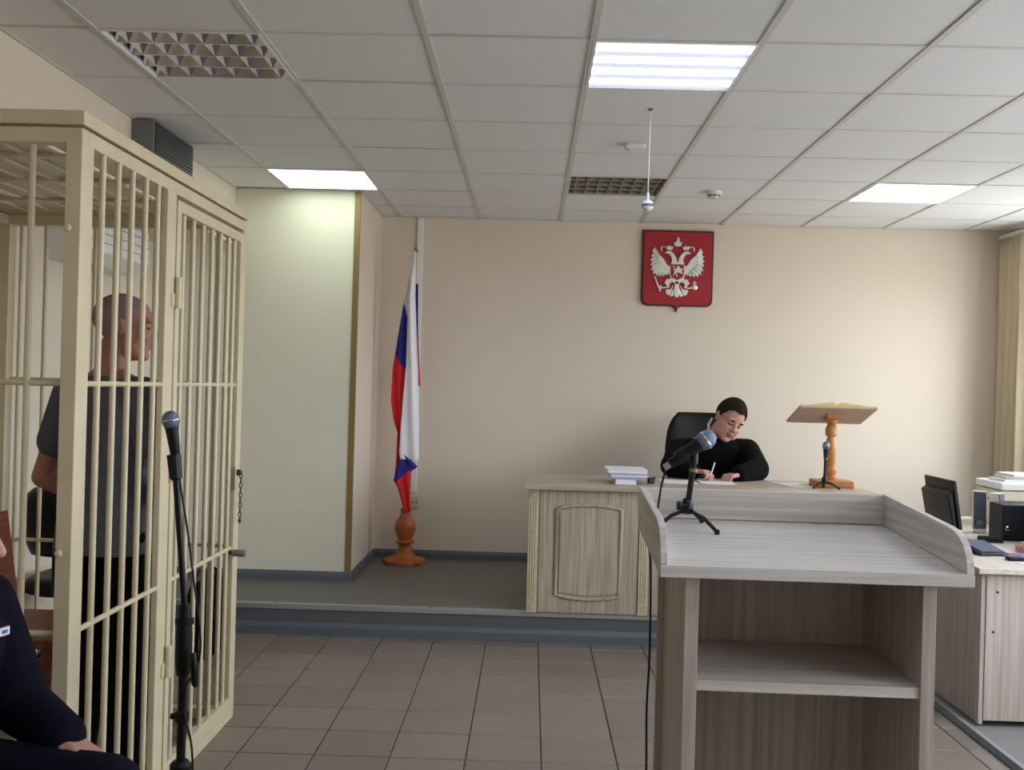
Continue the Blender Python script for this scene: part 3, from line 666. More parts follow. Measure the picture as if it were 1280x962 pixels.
for pl in (
    pleat([(2.44, -.868), (2.08, -.938), (1.585, -1.006), (1.35, -1.011), (1.2, -.985), (1.12, -.955), (.78, -.968), (.66, -.915)], [(2.44, -.862), (2.1, -.905), (1.6, -.91), (1.1, -.92), (.9, -.88), (.66, -.87)], 7.535, .03,
          lambda u, z: 0 if z > 2.1 - .14 * u else (1 if z > 1.69 - .12 * u else 2)),
    pleat([(2.43, -.862), (2.1, -.9), (1.6, -.905), (1.15, -.93), (.98, -.935), (.93, -.93)], [(2.43, -.854), (2.1, -.85), (1.6, -.818), (1.2, -.803), (.95, -.795), (.9, -.8)], 7.5, .045, lambda u, z: 0),
    pleat([(2.2, -.86), (1.82, -.85), (1.46, -.82)], [(2.2, -.836), (1.82, -.828), (1.46, -.8)], 7.53, .02, lambda u, z: 1 if z > 1.8 else 2),
    pleat([(.97, -.93), (.85, -.96), (.775, -.972), (.72, -.94), (.62, -.91), (.555, -.89)], [(.99, -.92), (.88, -.8), (.84, -.85), (.78, -.85), (.66, -.848), (.545, -.842)], 7.505, .03,
          lambda u, z: 1 if z > .75 + .12 * u else 2)):
    o_ = len(cl.v); cl.v += pl.v and [tuple(p) for p in pl.v]; cl.f += [[i + o_ for i in f] for f in pl.f]; cl.m += pl.m
part(cl, 'cloth', FM, t, smooth=True, solid=.002)

# ------------------------------------------------------------------ judge's desk
JX0, JX1, JY0, JY1, JZ = -.022, 2.02, 5.985, 6.757, .918
t = thing('judge_desk', (1.0, 6.37, PZ), 'long light wood bench desk with routed arched panels on the platform', 'desk')
part(MB().box(JX0, JX1, JY0 - .02, JY1, JZ - .028, JZ), 'desk_top', 'desk_x', t, bevel=.004)
part(MB().box(JX0 + .03, JX1 - .03, JY0 + .055, JY0 + .075, PZ, JZ - .028), 'carcass_front', 'desk_z', t)
for x in (JX0 + .03, JX1 - .05): part(MB().box(x, x + .02, JY0 + .075, JY1 - .03, PZ, JZ - .028), 'side_panel', 'desk_z', t)
mod = (JX1 - JX0 - .06 - .06) / 3
for k in range(4):
    x = JX0 + .03 + mod * k
    pil = part(MB().box(x, x + .06, JY0 + .028, JY0 + .055, PZ + .004, JZ - .03), 'pilaster', 'pilaster', t, bevel=.002)
    for dx in (.017, .03, .043): part(MB().cyl((x + dx, JY0 + .028, PZ + .08), (x + dx, JY0 + .028, JZ - .1), .0042, n=8), 'flute', 'pilaster', pil)
    for z in (PZ + .04, JZ - .065): part(MB().lathe([(.018, 0), (.018, .005), (.011, .003), (.008, .008), (.001, .009)], (x + .03, JY0 + .028, z), 16, axis=(0, -1, 0)), 'rosette', 'pilaster', pil, auto=True)
for k in range(3):
    x0 = JX0 + .03 + mod * k + .064; x1 = x0 + mod - .068; z0, z1 = PZ + .006, JZ - .032
    pn = part(MB().box(x0, x1, JY0 + .036, JY0 + .055, z0, z1), 'front_panel', 'desk_z', t, bevel=.003)
    def bow(g, up, dn):
        pts = []
        xa, xb = x0 + g, x1 - g; za, zb = z0 + g + .004, z1 - g - .004
        for i in range(13): u = i / 12; pts.append((xa + (xb - xa) * u, JY0 + .034, za - dn * 4 * u * (1 - u)))
        for i in range(13): u = 1 - i / 12; pts.append((xa + (xb - xa) * u, JY0 + .034, zb + up * 4 * u * (1 - u)))
        return pts
    part(MB().tube(bow(.1, .022, .022), .012, 10, closed=True), 'moulding', 'desk_z', pn, smooth=True)
    part(MB().prism([(a, b_ , c) for a, b_, c in bow(.118, .02, .02)], (0, -.005, 0)), 'raised_field', 'desk_z', pn, bevel=.004)
    part(MB().tube(bow(.15, .012, .012), .0028, 6, closed=True), 'bead', 'desk_z', pn)

# things on the judge's desk
fold = [('paper_pink', .513, .64, 6.14, 6.38, .03, 'lilac paper bundle at the bottom of the folder stack on the judge desk'),
        ('paper_blue', .49, .70, 6.17, 6.45, .012, 'pale blue folder lying just above the lilac bundle in the desk stack'),
        ('paper_blue', .485, .71, 6.15, 6.45, .013, 'pale blue case folder third from the bottom of the desk stack'),
        ('paper', .48, .70, 6.16, 6.46, .011, 'white folder second from the top of the desk stack'),
        ('paper', .468, .705, 6.14, 6.45, .018, 'topmost thick white folder of the stack on the judge desk')]
z = JZ + .0005
for m_, x0, x1, y0, y1, h, lab in fold:
    t = thing('document_folder', ((x0 + x1) / 2, (y0 + y1) / 2, z), lab, 'folder', 'folders stacked on the judge desk')
    part(MB().box(x0, x1, y0, y1, z, z + .0012), 'cover', m_, t); part(MB().box(x0, x1, y0, y1, z + h - .0014, z + h - .0002), 'cover', m_, t)
    part(MB().box(x0, x0 + .0015, y0, y1, z + .0012, z + h - .0014), 'spine', m_, t)
    part(MB().box(x0 + .004, x1 - .004, y0 + .004, y1 - .004, z + .0014, z + h - .0016), 'pages', 'paper', t)
    z += h
t = tag(MB().obox((.735, 6.24, JZ + .02), (.018, .01, 0), (-.006, .012, 0), (0, 0, .018)).cyl((.715, 6.235, JZ + .028), (.765, 6.25, JZ + .04), .004, n=8).build('binder_clip', 'black_plastic', bevel=.003), 'small black clip beside the folder stack', 'clip')
for (cx, cy, a, lab) in ((.92, 6.42, .05, 'white sheet of paper under the desktop microphone, left of the judge hands'), (1.16, 6.45, -.04, 'white sheet of paper under the judge hands'), (1.63, 6.42, .12, 'white sheet of paper left of the wooden book stand')):
    u = V((math.cos(a), math.sin(a), 0)); v_ = V((-u.y, u.x, 0))
    rows = [[V((cx, cy, JZ + .0012 + .002 * (abs(i - 3) / 3) ** 2)) + u * (.105 if cx < 1.5 else .08) * (i - 3) / 3 + v_ * .145 * (k - 3) / 3 for i in range(7)] for k in range(7)]
    tag(MB().grid(rows).build('paper_sheet', 'paper', solid=.0008), lab, 'paper', 'papers on the judge desk')
BX, BY = 1.845, 6.4
t = thing('book_stand', (BX, BY, JZ), 'turned wooden book stand with slanted board on the judge desk', 'book stand')
part(MB().box(1.74, 1.965, BY - .09, BY + .09, JZ + .0005, JZ + .042), 'base', 'stand_wood', t, bevel=.005)
part(MB().lathe([(.04, 0), (.042, .015), (.03, .03), (.036, .05), (.036, .06), (.024, .075), (.03, .13), (.034, .17), (.026, .25), (.022, .262), (.034, .275), (.036, .31), (.028, .33), (.022, .34), (.034, .352), (.036, .4), (.036, .43)], (BX, BY, JZ + .042), 20), 'column', 'stand_wood', t, auto=True)
bn = V((0, math.cos(-.3), math.sin(-.3))); bu = V((0, math.sin(.3), math.cos(.3)))    # board slopes down towards the judge
bc = V((1.832, 6.37, 1.358))
part(MB().obox(bc, (.23, 0, 0), bn * .17, bu * .008), 'board', 'board_wood', t, bevel=.003)
part(MB().obox(bc + bn * .165 + bu * .018, (.19, 0, 0), bn * .006, bu * .012), 'ledge', 'board_wood', t, bevel=.002)
part(MB().obox(bc - bu * .02, (.034, 0, 0), bn * .04, bu * .012), 'bracket', 'stand_wood', t)
t = thing('open_book', tuple(bc + bu * .009), 'open book with yellowed pages lying on the book stand', 'book')
part(MB().obox(bc + bu * .0105, (.215, 0, 0), bn * .14, bu * .0015), 'cover', 'gold_trim', t)
for s in (-1, 1):
    rows_t = []
    for k in range(2):
        rows_t.append([bc + bn * (-.135 + .27 * k) + V((s * .205 * i / 10, 0, 0)) + bu * (.013 + .03 * (1 - i / 10) ** .8 * min(1, i / 1.6 + .35)) for i in range(11)])
    b = MB(); top = rows_t; bot = [[p - bu * (p - bc).dot(bu) + bu * .012 for p in r] for r in rows_t]
    for k in range(10):
        q = [top[0][k], top[0][k + 1], top[1][k + 1], top[1][k]]; b.add(q + [bot[0][k], bot[0][k + 1], bot[1][k + 1], bot[1][k]], [(0, 1, 2, 3), (4, 5, 1, 0), (3, 2, 6, 7)])
    b.add([top[0][10], top[1][10], bot[1][10], bot[0][10]], [(0, 1, 2, 3)])
    part(b, 'pages', 'page', t)
def desk_mic(name, base, surf, label, cat, hub_h, pole_to, head, tail_dir, legs, L=.16, r=.026, tiltz=None):
    t = thing(name, (base[0], base[1], surf(base[0], base[1])), label, cat)
    c = V((base[0], base[1], surf(*base))) + V((0, 0, hub_h))
    part(MB().lathe([(.01, -.012), (.018, -.008), (.019, .012), (.013, .03), (.01, .034)], c, 14), 'hub', 'black_plastic', t, auto=True)
    for dx, dy in legs:
        f = V((base[0] + dx, base[1] + dy, 0)); f.z = surf(f.x, f.y)
        lg = part(MB().tube([c + V((dx, dy, 0)) * .1, c + V((dx, dy, 0)) * .55 + V((0, 0, -.3 * hub_h)), f + V((0, 0, .007))], [.007, .006, .0055], 8), 'leg', 'black_metal', t)
        part(MB().lathe([(.006, 0), (.0075, .003), (.007, .012), (.004, .014)], f + V((0, 0, .0005)), 10), 'rubber_foot', 'black_plastic', lg)
    part(MB().cyl(c, pole_to, .0085, n=12), 'pole', 'black_metal', t)
    part(MB().cyl(V(pole_to) - V((0, 0, .028)), V(pole_to) - V((0, 0, .018)), .0115, n=14), 'brass_ring', 'gold_trim', t)
    part(MB().cyl(V(pole_to) - V((0, 0, .004)), V(pole_to) + V((0, 0, .034)), .012, .012, n=14), 'clip_socket', 'black_plastic', t)
    return t
dj = desk_mic('desk_microphone', (1.772, 6.26), lambda x, y: JZ, 'small microphone on a thin tripod in front of the book stand', 'microphone', .04, (1.775, 6.26, 1.12), None, None, ((-.07, -.03), (.075, -.045), (.01, .05)))
mic(dj, (1.776, 6.26, 1.18), (-.02, 0, -1), L=.09, r=.021, m='steel_dark')

# ------------------------------------------------------------------ speaker's lectern in front
t = thing('lectern', (.705, 2.84, 0), 'large pale ash laminate lectern with raised rim and open shelves', 'lectern', rotz=-.02)
lectern = t; W = dict(world=False)
TF, TB, S0, SL = -.33, .325, 1.058, .054
def zs(y): return S0 + SL * (y - TF)
HX = .374
part(MB().prism([(-HX, TF, zs(TF) - .03), (-HX, TB, zs(TB) - .03), (-HX, TB, zs(TB)), (-HX, TF, zs(TF))], (2 * HX, 0, 0)), 'top_board', 'laminate_x', t, bevel=.002, **W)
side = [(TF + .004, zs(TF) + .001), (TB, zs(TB) + .001), (TB, zs(TB) + .092)] + [(y, zs(y) + h) for y, h in ((TF + .14, .092), (TF + .095, .089), (TF + .06, .08), (TF + .035, .066), (TF + .018, .048), (TF + .008, .028))]
for s in (-1, 1):
    x0 = -HX if s < 0 else HX - .018
    part(MB().prism([(x0, y, z) for y, z in side], (.018, 0, 0)), 'side_rim', 'laminate_y', t, bevel=.0015, **W)
part(MB().prism([(-HX + .018, TB - .018, zs(TB) + .001), (-HX + .018, TB, zs(TB) + .001), (-HX + .018, TB, zs(TB) + .09), (-HX + .018, TB - .018, zs(TB) + .09)], (2 * HX - .036, 0, 0)), 'back_rim', 'laminate_x', t, bevel=.0015, **W)
for x0, x1 in ((-.306, -.272), (.27, .304)):
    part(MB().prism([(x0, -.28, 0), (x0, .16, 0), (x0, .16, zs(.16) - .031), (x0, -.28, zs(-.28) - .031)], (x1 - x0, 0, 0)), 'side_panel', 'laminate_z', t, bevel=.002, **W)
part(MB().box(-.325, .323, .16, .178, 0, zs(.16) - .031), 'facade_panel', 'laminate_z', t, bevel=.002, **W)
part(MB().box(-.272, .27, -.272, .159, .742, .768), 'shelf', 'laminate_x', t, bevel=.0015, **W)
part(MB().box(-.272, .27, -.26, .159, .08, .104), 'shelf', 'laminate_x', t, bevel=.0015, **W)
part(MB().box(-.272, .27, -.25, -.234, 0, .08), 'plinth', 'laminate_x', t, **W)
def lsurf(x, y):
    dx, dy = x - .705, y - 2.84; yl = -math.sin(-.02) * dx + math.cos(-.02) * dy
    return zs(yl)
t = desk_mic('desktop_microphone', (.462, 3.02), lsurf, 'black microphone on a short tripod stand on the lectern', 'microphone', .05, (.474, 3.0, 1.275), None, None, ((-.085, -.03), (.07, -.1), (.055, .075)))
mic(t, (.508, 2.985, 1.343), (-1, .05, -.72), L=.125, r=.027)
part(MB().lathe([(.016, 0), (.02, .004), (.02, .03), (.016, .034)], (.452, 2.99, 1.303), 14, axis=(-1, .05, -.72)), 'microphone_clip', 'black_plastic', t, auto=True)
part(MB().cyl((.462, 3.0, 1.15), (.438, 2.995, 1.15), .006, n=10).lathe([(.012, 0), (.014, .004), (.012, .012)], (.44, 2.995, 1.15), 8, axis=(-1, 0, 0)), 'clamp_knob', 'black_plastic', t)
part(MB().tube(smooth_path([(.404, 2.99, 1.268), (.395, 3.0, 1.25), (.388, 3.04, 1.2), (.386, 3.1, 1.12), (.384, 3.14, 1.1)]), .0032, 6), 'cable', 'black_plastic', t)
tag(MB().tube(smooth_path([(.36, 3.12, 1.035), (.366, 3.07, .98), (.366, 3.04, .88), (.366, 3.03, .7), (.362, 3.03, .55), (.366, 3.03, .35), (.368, 3.05, .02), (.4, 3.2, .006), (.6, 3.4, .006)]), .0034, 6).build('microphone_cable', 'black_plastic', smooth=True), 'black cable running down the left side of the lectern', 'cable')

# ------------------------------------------------------------------ clerk's desk on the right
t = thing('clerk_desk', (2.7, 5.6, 0), 'pale laminate office desk at the right edge by the curtain', 'desk')
part(MB().prism([(2.03, 4.7, .695), (2.78, 4.7, .695), (2.78, 5.58, .695), (3.3, 5.58, .695), (3.3, 6.75, .695), (2.03, 6.75, .695)], (0, 0, .027)), 'desk_top', 'clerk_y', t, bevel=.003)
part(MB().box(2.06, 2.08, 4.74, 6.7, .012, .695), 'long_side_panel', 'clerk_z', t, bevel=.002)
part(MB().box(2.081, 2.75, 4.735, 4.755, .03, .695), 'end_panel', 'clerk_z', t, bevel=.002)
part(MB().box(2.081, 3.25, 6.66, 6.68, .012, .695), 'end_panel', 'clerk_z', t, bevel=.002)
for x, z in ((2.13, .61), (2.115, .43)): part(MB().lathe([(.006, 0), (.006, .001), (.001, .0015)], (x, 4.7345, z), 10, axis=(0, -1, 0)), 'screw_cap', 'steel_dark', t)
for y in (5.7, 6.63): part(MB().box(3.2, 3.24, y, y + .02, 0, .695), 'leg', 'clerk_z', t)
t = thing('cable_channel', (1.995, 4.6, 0), 'grey floor cable channel running along the clerk desk', 'cable channel')
part(MB().prism([(1.968, YF, -.008), (2.022, YF, -.008), (2.022, YF, .006), (2.008, YF, .022), (1.982, YF, .022), (1.968, YF, .006)], (0, PY - YF - .03, 0)), 'channel', 'skirting', t)
part(MB().box(1.984, 2.006, YF, PY - .03, .022, .025), 'cover_strip', 'aluminium', t)
DZ = .7225
t = thing('computer_monitor', (2.24, 5.57, DZ), 'black computer monitor seen from behind on the clerk desk', 'monitor')
part(MB().prism([(2.232, 5.42, .8), (2.252, 5.42, .8), (2.212, 5.42, 1.052), (2.192, 5.42, 1.052)], (0, .39, 0)), 'display', 'black_plastic', t, bevel=.004)
part(MB().prism([(2.25, 5.432, .815), (2.2525, 5.432, .815), (2.217, 5.432, 1.04), (2.2145, 5.432, 1.04)], (0, .366, 0)), 'screen', 'device_dark', t)
part(MB().prism([(2.232, 5.43, .785), (2.206, 5.43, .81), (2.172, 5.43, .98), (2.203, 5.43, 1.0)], (0, .37, 0)), 'rear_cover', 'black_plastic', t, bevel=.006)
part(MB().prism([(2.22, 5.55, DZ + .01), (2.245, 5.55, DZ + .01), (2.222, 5.55, .9), (2.197, 5.55, .9)], (0, .06, 0)), 'neck', 'black_plastic', t, bevel=.003)
part(MB().box(2.15, 2.34, 5.46, 5.7, DZ, DZ + .014), 'foot', 'black_plastic', t, bevel=.004)
for lab, c, h, a in (('left loudspeaker of the grey-blue desktop pair on the clerk desk', (2.56, 5.94), .235, -.3), ('right loudspeaker of the grey-blue desktop pair on the clerk desk', (2.69, 5.97), .225, .75)):
    t = thing('loudspeaker', (*c, DZ), lab, 'loudspeaker', 'desktop loudspeakers on the clerk desk', rotz=a)
    part(MB().prism([(-.038, -.04, 0), (.038, -.04, 0), (.03, .05, 0), (-.03, .05, 0)], (0, 0, .022)), 'foot', 'offwhite_plastic', t, bevel=.004, **W)
    part(MB().prism([(-.036, -.025, .02), (-.036, .035, .02), (-.036, .055, h), (-.036, .0, h)], (.072, 0, 0)), 'cabinet', 'offwhite_plastic', t, bevel=.006, **W)
    part(MB().prism([(-.033, -.03, .03), (-.033, -.024, .03), (-.033, .0015, h - .004), (-.033, -.005, h - .004)], (.066, 0, 0)), 'front_cloth', 'speaker_cloth', t, bevel=.002, **W)
    part(MB().lathe([(.02, 0), (.018, .003), (.005, .001)], (0, -.026, .055), 16, axis=(0, -1, 0)), 'driver', 'grey_plastic', t, auto=True, **W)
t = thing('black_box', (2.67, 5.71, DZ), 'black box-shaped device standing behind the clerk hand', 'device')
part(MB().box(2.55, 2.8, 5.63, 5.8, DZ, .915), 'case', 'device_dark', t, bevel=.006)
part(MB().box(2.552, 2.592, 5.624, 5.63, DZ + .01, .905), 'side_trim', 'black_plastic', t, bevel=.002)
part(MB().lathe([(.012, 0), (.012, .004), (.008, .005)], (2.572, 5.624, .79), 14, axis=(0, -1, 0)), 'button', 'chrome', t)
t = thing('printer', (3.0, 6.4, DZ), 'beige office printer with papers on top by the curtain', 'printer')
part(MB().box(2.8, 3.2, 6.25, 6.62, DZ, .87), 'body', 'offwhite_plastic', t, bevel=.01)
part(MB().box(2.815, 3.19, 6.24, 6.6, .875, .935), 'scanner_unit', 'offwhite_plastic', t, bevel=.008)
part(MB().box(2.81, 3.195, 6.235, 6.6, .94, .985), 'lid', 'white_plastic', t, bevel=.01)
part(MB().box(2.84, 3.16, 6.243, 6.25, .745, .8), 'paper_tray', 'grey_plastic', t, bevel=.002)
part(MB().box(2.86, 3.14, 6.15, 6.25, .80, .806), 'output_tray', 'offwhite_plastic', t)
z = .9855
for k, (dx, a, m_) in enumerate(((0, .05, 'paper'), (.03, -.06, 'offwhite_plastic'), (.05, .08, 'paper'))):
    tag(MB().obox((2.99 + dx, 6.4, z + .008), (.14 * math.cos(a), .14 * math.sin(a), 0), (-.1 * math.sin(a), .1 * math.cos(a), 0), (0, 0, .0075)).build('paper_stack', m_, bevel=.001), ['lowest white paper stack lying on the printer', 'middle off-white paper stack on the printer', 'top white paper stack on the printer'][k], 'papers', 'paper stacks on the printer'); z += .0162
t = thing('stapler', (2.45, 5.55, DZ), 'black stapler lying in front of the loudspeakers', 'stapler', rotz=.1)
part(MB().box(-.065, .065, -.02, .02, 0, .01), 'base', 'black_plastic', t, bevel=.003, **W); part(MB().prism([(-.065, -.016, .014), (.065, -.016, .011), (.06, -.016, .02), (.02, -.016, .034), (-.06, -.016, .036)], (0, .032, 0)), 'arm', 'black_plastic', t, bevel=.003, **W)
t = thing('desk_telephone', (2.25, 5.17, DZ), 'dark blue wedge-shaped device near the left edge of the clerk desk', 'device', rotz=.2)
part(MB().prism([(-.08, -.1, 0), (-.08, .1, 0), (-.08, .1, .05), (-.08, -.1, .012)], (.15, 0, 0)), 'body', 'device_dark', t, bevel=.004, **W)
part(MB().obox((-.005, 0, .0335), (.06, 0, 0), (0, .08, .0152), (0, -.0004, .002)), 'keypad', 'speaker_cloth', t, **W)
tag(MB().box(2.27, 2.34, 4.93, 4.98, DZ, DZ + .018).build('eraser_box', 'black_plastic', bevel=.003), 'small flat black box at the front of the clerk desk', 'box')
tag(MB().obox((2.44, 5.06, DZ + .004), (.13, .02, 0), (-.015, .09, 0), (0, 0, .0035)).build('violet_folder', 'paper_violet', bevel=.001), 'violet folder under the clerk hand', 'folder')
tag(MB().obox((2.42, 4.85, DZ + .001), (.14, .01, 0), (-.01, .06, 0), (0, 0, .0008)).build('pink_sheet', 'paper_pink'), 'pink sheet of paper at the front edge of the clerk desk', 'paper')

# ------------------------------------------------------------------ people
def blob(b, name, mats, parent, voxel=.005, it=4, paint=None):
    """fuse overlapping closed volumes into one continuous skin"""
    me = b.mesh(name, mats); o = bpy.data.objects.new(name, me); COL.objects.link(o)
    md = o.modifiers.new('r', 'REMESH'); md.mode = 'VOXEL'; md.voxel_size = voxel; md.use_smooth_shade = True
    if it:
        sm = o.modifiers.new('s', 'SMOOTH'); sm.factor = .5; sm.iterations = it
    dg = bpy.context.evaluated_depsgraph_get(); ev = o.evaluated_get(dg)
    m2 = bpy.data.meshes.new_from_object(ev); m2.name = name
    o.modifiers.clear(); o.data = m2; bpy.data.meshes.remove(me)
    m2.materials.clear()
    for m_ in (mats if isinstance(mats, (list, tuple)) else [mats]): m2.materials.append(MATS[m_])
    m2.polygons.foreach_set('use_smooth', [True] * len(m2.polygons))
    m2.polygons.foreach_set('material_index', [paint(p.center) if paint else 0 for p in m2.polygons])
    o.parent = parent
    return o
def rot(yaw=0, pitch=0, roll=0):
    r_ = math.radians
    return Matrix.Rotation(r_(yaw), 3, 'Z') @ Matrix.Rotation(r_(roll), 3, 'Y') @ Matrix.Rotation(r_(pitch), 3, 'X')
def head_prims(b, c, R, k=1.0, jaw=1.0, ears=True):
    c = V(c)
    def B(p, r): b.ball(c + R @ (V(p) * k), [x * k for x in r], R, 20)
    def Cp(p, q, r0, r1): b.cap(c + R @ (V(p) * k), c + R @ (V(q) * k), r0 * k, r1 * k)
    B((0, -.018, .035), (.077, .1, .087)); B((0, .03, .03), (.066, .064, .07))
    B((0, .022, -.04), (.063 * jaw, .072, .08)); B((0, .03, -.075), (.05 * jaw, .058, .045)); B((0, .066, -.1), (.027 * jaw, .024, .02))
    for s in (-1, 1):
        B((.036 * s, .058, -.028), (.026, .028, .026)); B((.03 * s, .078, .03), (.028, .016, .009)); B((.03 * s, .073, .006), (.016, .014, .012))
        B((.045 * s * jaw, .02, -.075), (.02, .04, .03))
        if ears:
            B((.079 * s, -.012, -.004), (.009, .019, .032)); B((.085 * s, -.018, .008), (.006, .016, .022))
        B((.0115 * s, .1, -.027), (.009, .010, .008))
    Cp((0, .09, .018), (0, .112, -.022), .008, .0125)
    B((0, .09, -.052), (.021, .012, .006)); B((0, .088, -.065), (.019, .013, .007))
def head_paint(c, R, k=1.0):
    c = V(c); Ri = R.transposed()
    def f(p):
        q = Ri @ (V(p) - c) / k
        if q.y > .088 and abs(q.x) < .023 and -.07 < q.z < -.048: return 1
        if q.y > .07 and .018 < abs(q.x) < .043:
            if .024 < q.z < .034: return 2
            if -.001 < q.z < .0065: return 3
        return 0
    return f
def hairline(pts):
    """pts: (azimuth in degrees from the face, lowest height) pairs -> keep test"""
    def keep(q):
        az = math.degrees(math.atan2(abs(q.x), q.y + .018))
        for (a0, z0), (a1, z1) in zip(pts, pts[1:]):
            if a0 <= az <= a1: return q.z > z0 + (z1 - z0) * (az - a0) / (a1 - a0)
        return q.z > pts[-1][1]
    return keep
def hair_shell(parent, c, R, m, keep, k=1.0, grow=1.04, th=.006, lift=0):
    c = V(c); b = MB(); n, mm = 96, 64; vs = []; q0 = []
    for a in range(mm + 1):
        ph = PI * a / mm
        for i in range(n):
            t = 2 * PI * i / n; p = V((.077 * grow * math.sin(ph) * math.cos(t), -.018 + .1 * grow * math.sin(ph) * math.sin(t), .035 + .087 * grow * math.cos(ph)))
            if p.y > .03: p.y = .03 + (p.y - .03) * 1.16
            if p.z < .03: p.x *= 1 - .9 * (.03 - p.z)
            q0.append(p.copy())
            if lift: p.z += lift * max(0, p.z - .06) / .06 * (1 + .6 * p.y / .1) + random.uniform(-.0018, .0018)
            vs.append(c + R @ (p * k))
    fs = [f for f in ((a * n + i, (a + 1) * n + i, (a + 1) * n + (i + 1) % n, a * n + (i + 1) % n) for a in range(mm) for i in range(n)) if keep(sum((q0[j] for j in f), V((0, 0, 0))) / 4)]
    b.add(vs, fs)
    o = b.build('hair', m, parent, smooth=True, world=False)
    md = o.modifiers.new('s', 'SOLIDIFY'); md.thickness = th; md.offset = 0
    bm = bmesh.new(); bm.from_mesh(o.data); bmesh.ops.delete(bm, geom=[v for v in bm.verts if not v.link_faces], context='VERTS'); bmesh.ops.remove_doubles(bm, verts=bm.verts, dist=1e-5); bm.to_mesh(o.data); bm.free()
    return o
def hand_prims(b, wrist, fwd, palm, side, curl=.5, k=1.0, tcurl=.4):
    """side = +1: thumb lies along fwd x palm"""
    w0 = V(wrist); f = V(fwd).normalized(); n = V(palm); n = (n - f * n.dot(f)).normalized(); s = f.cross(n) * side
    lens = (.07, .078, .073, .057); offs = (.030, .0095, -.0105, -.03)
    for L, o_ in zip(lens, offs):
        kn = w0 + f * (.088 - abs(o_ - .005) * .25) * k + s * o_ * k
        b.cap(w0 + f * .012 * k + s * o_ * .6 * k, kn, .015 * k, .0115 * k, 10)
        a = curl * .75; p = kn; d = f
        for q, (fr, r0, r1) in enumerate(((.45, .0102, .009), (.3, .009, .0083), (.25, .0083, .0072))):
            d = (f * math.cos(a) + n * math.sin(a)); p2 = p + d * L * fr * k; b.cap(p, p2, r0 * k, r1 * k, 10); p = p2; a += curl * (1.0 if q == 0 else .8)
    p = w0 + f * .022 * k + s * .024 * k + n * .006 * k; a = .75
    for q, (L, r0, r1) in enumerate(((.04, .015, .0125), (.034, .0115, .0105), (.028, .0105, .008))):
        d = f * math.cos(a) + s * math.sin(a) * .8 + n * (.25 + tcurl * .5 * q); d.normalize()
        p2 = p + d * L * k; b.cap(p, p2, r0 * k, r1 * k, 10); p = p2; a -= .3
def limb(b, pts, rs):
    for (p, q), (r0, r1) in zip(zip(pts, pts[1:]), zip(rs, rs[1:])): b.cap(p, q, r0, r1, 14)
def mid(p, q, t): return V(p) + (V(q) - V(p)) * t

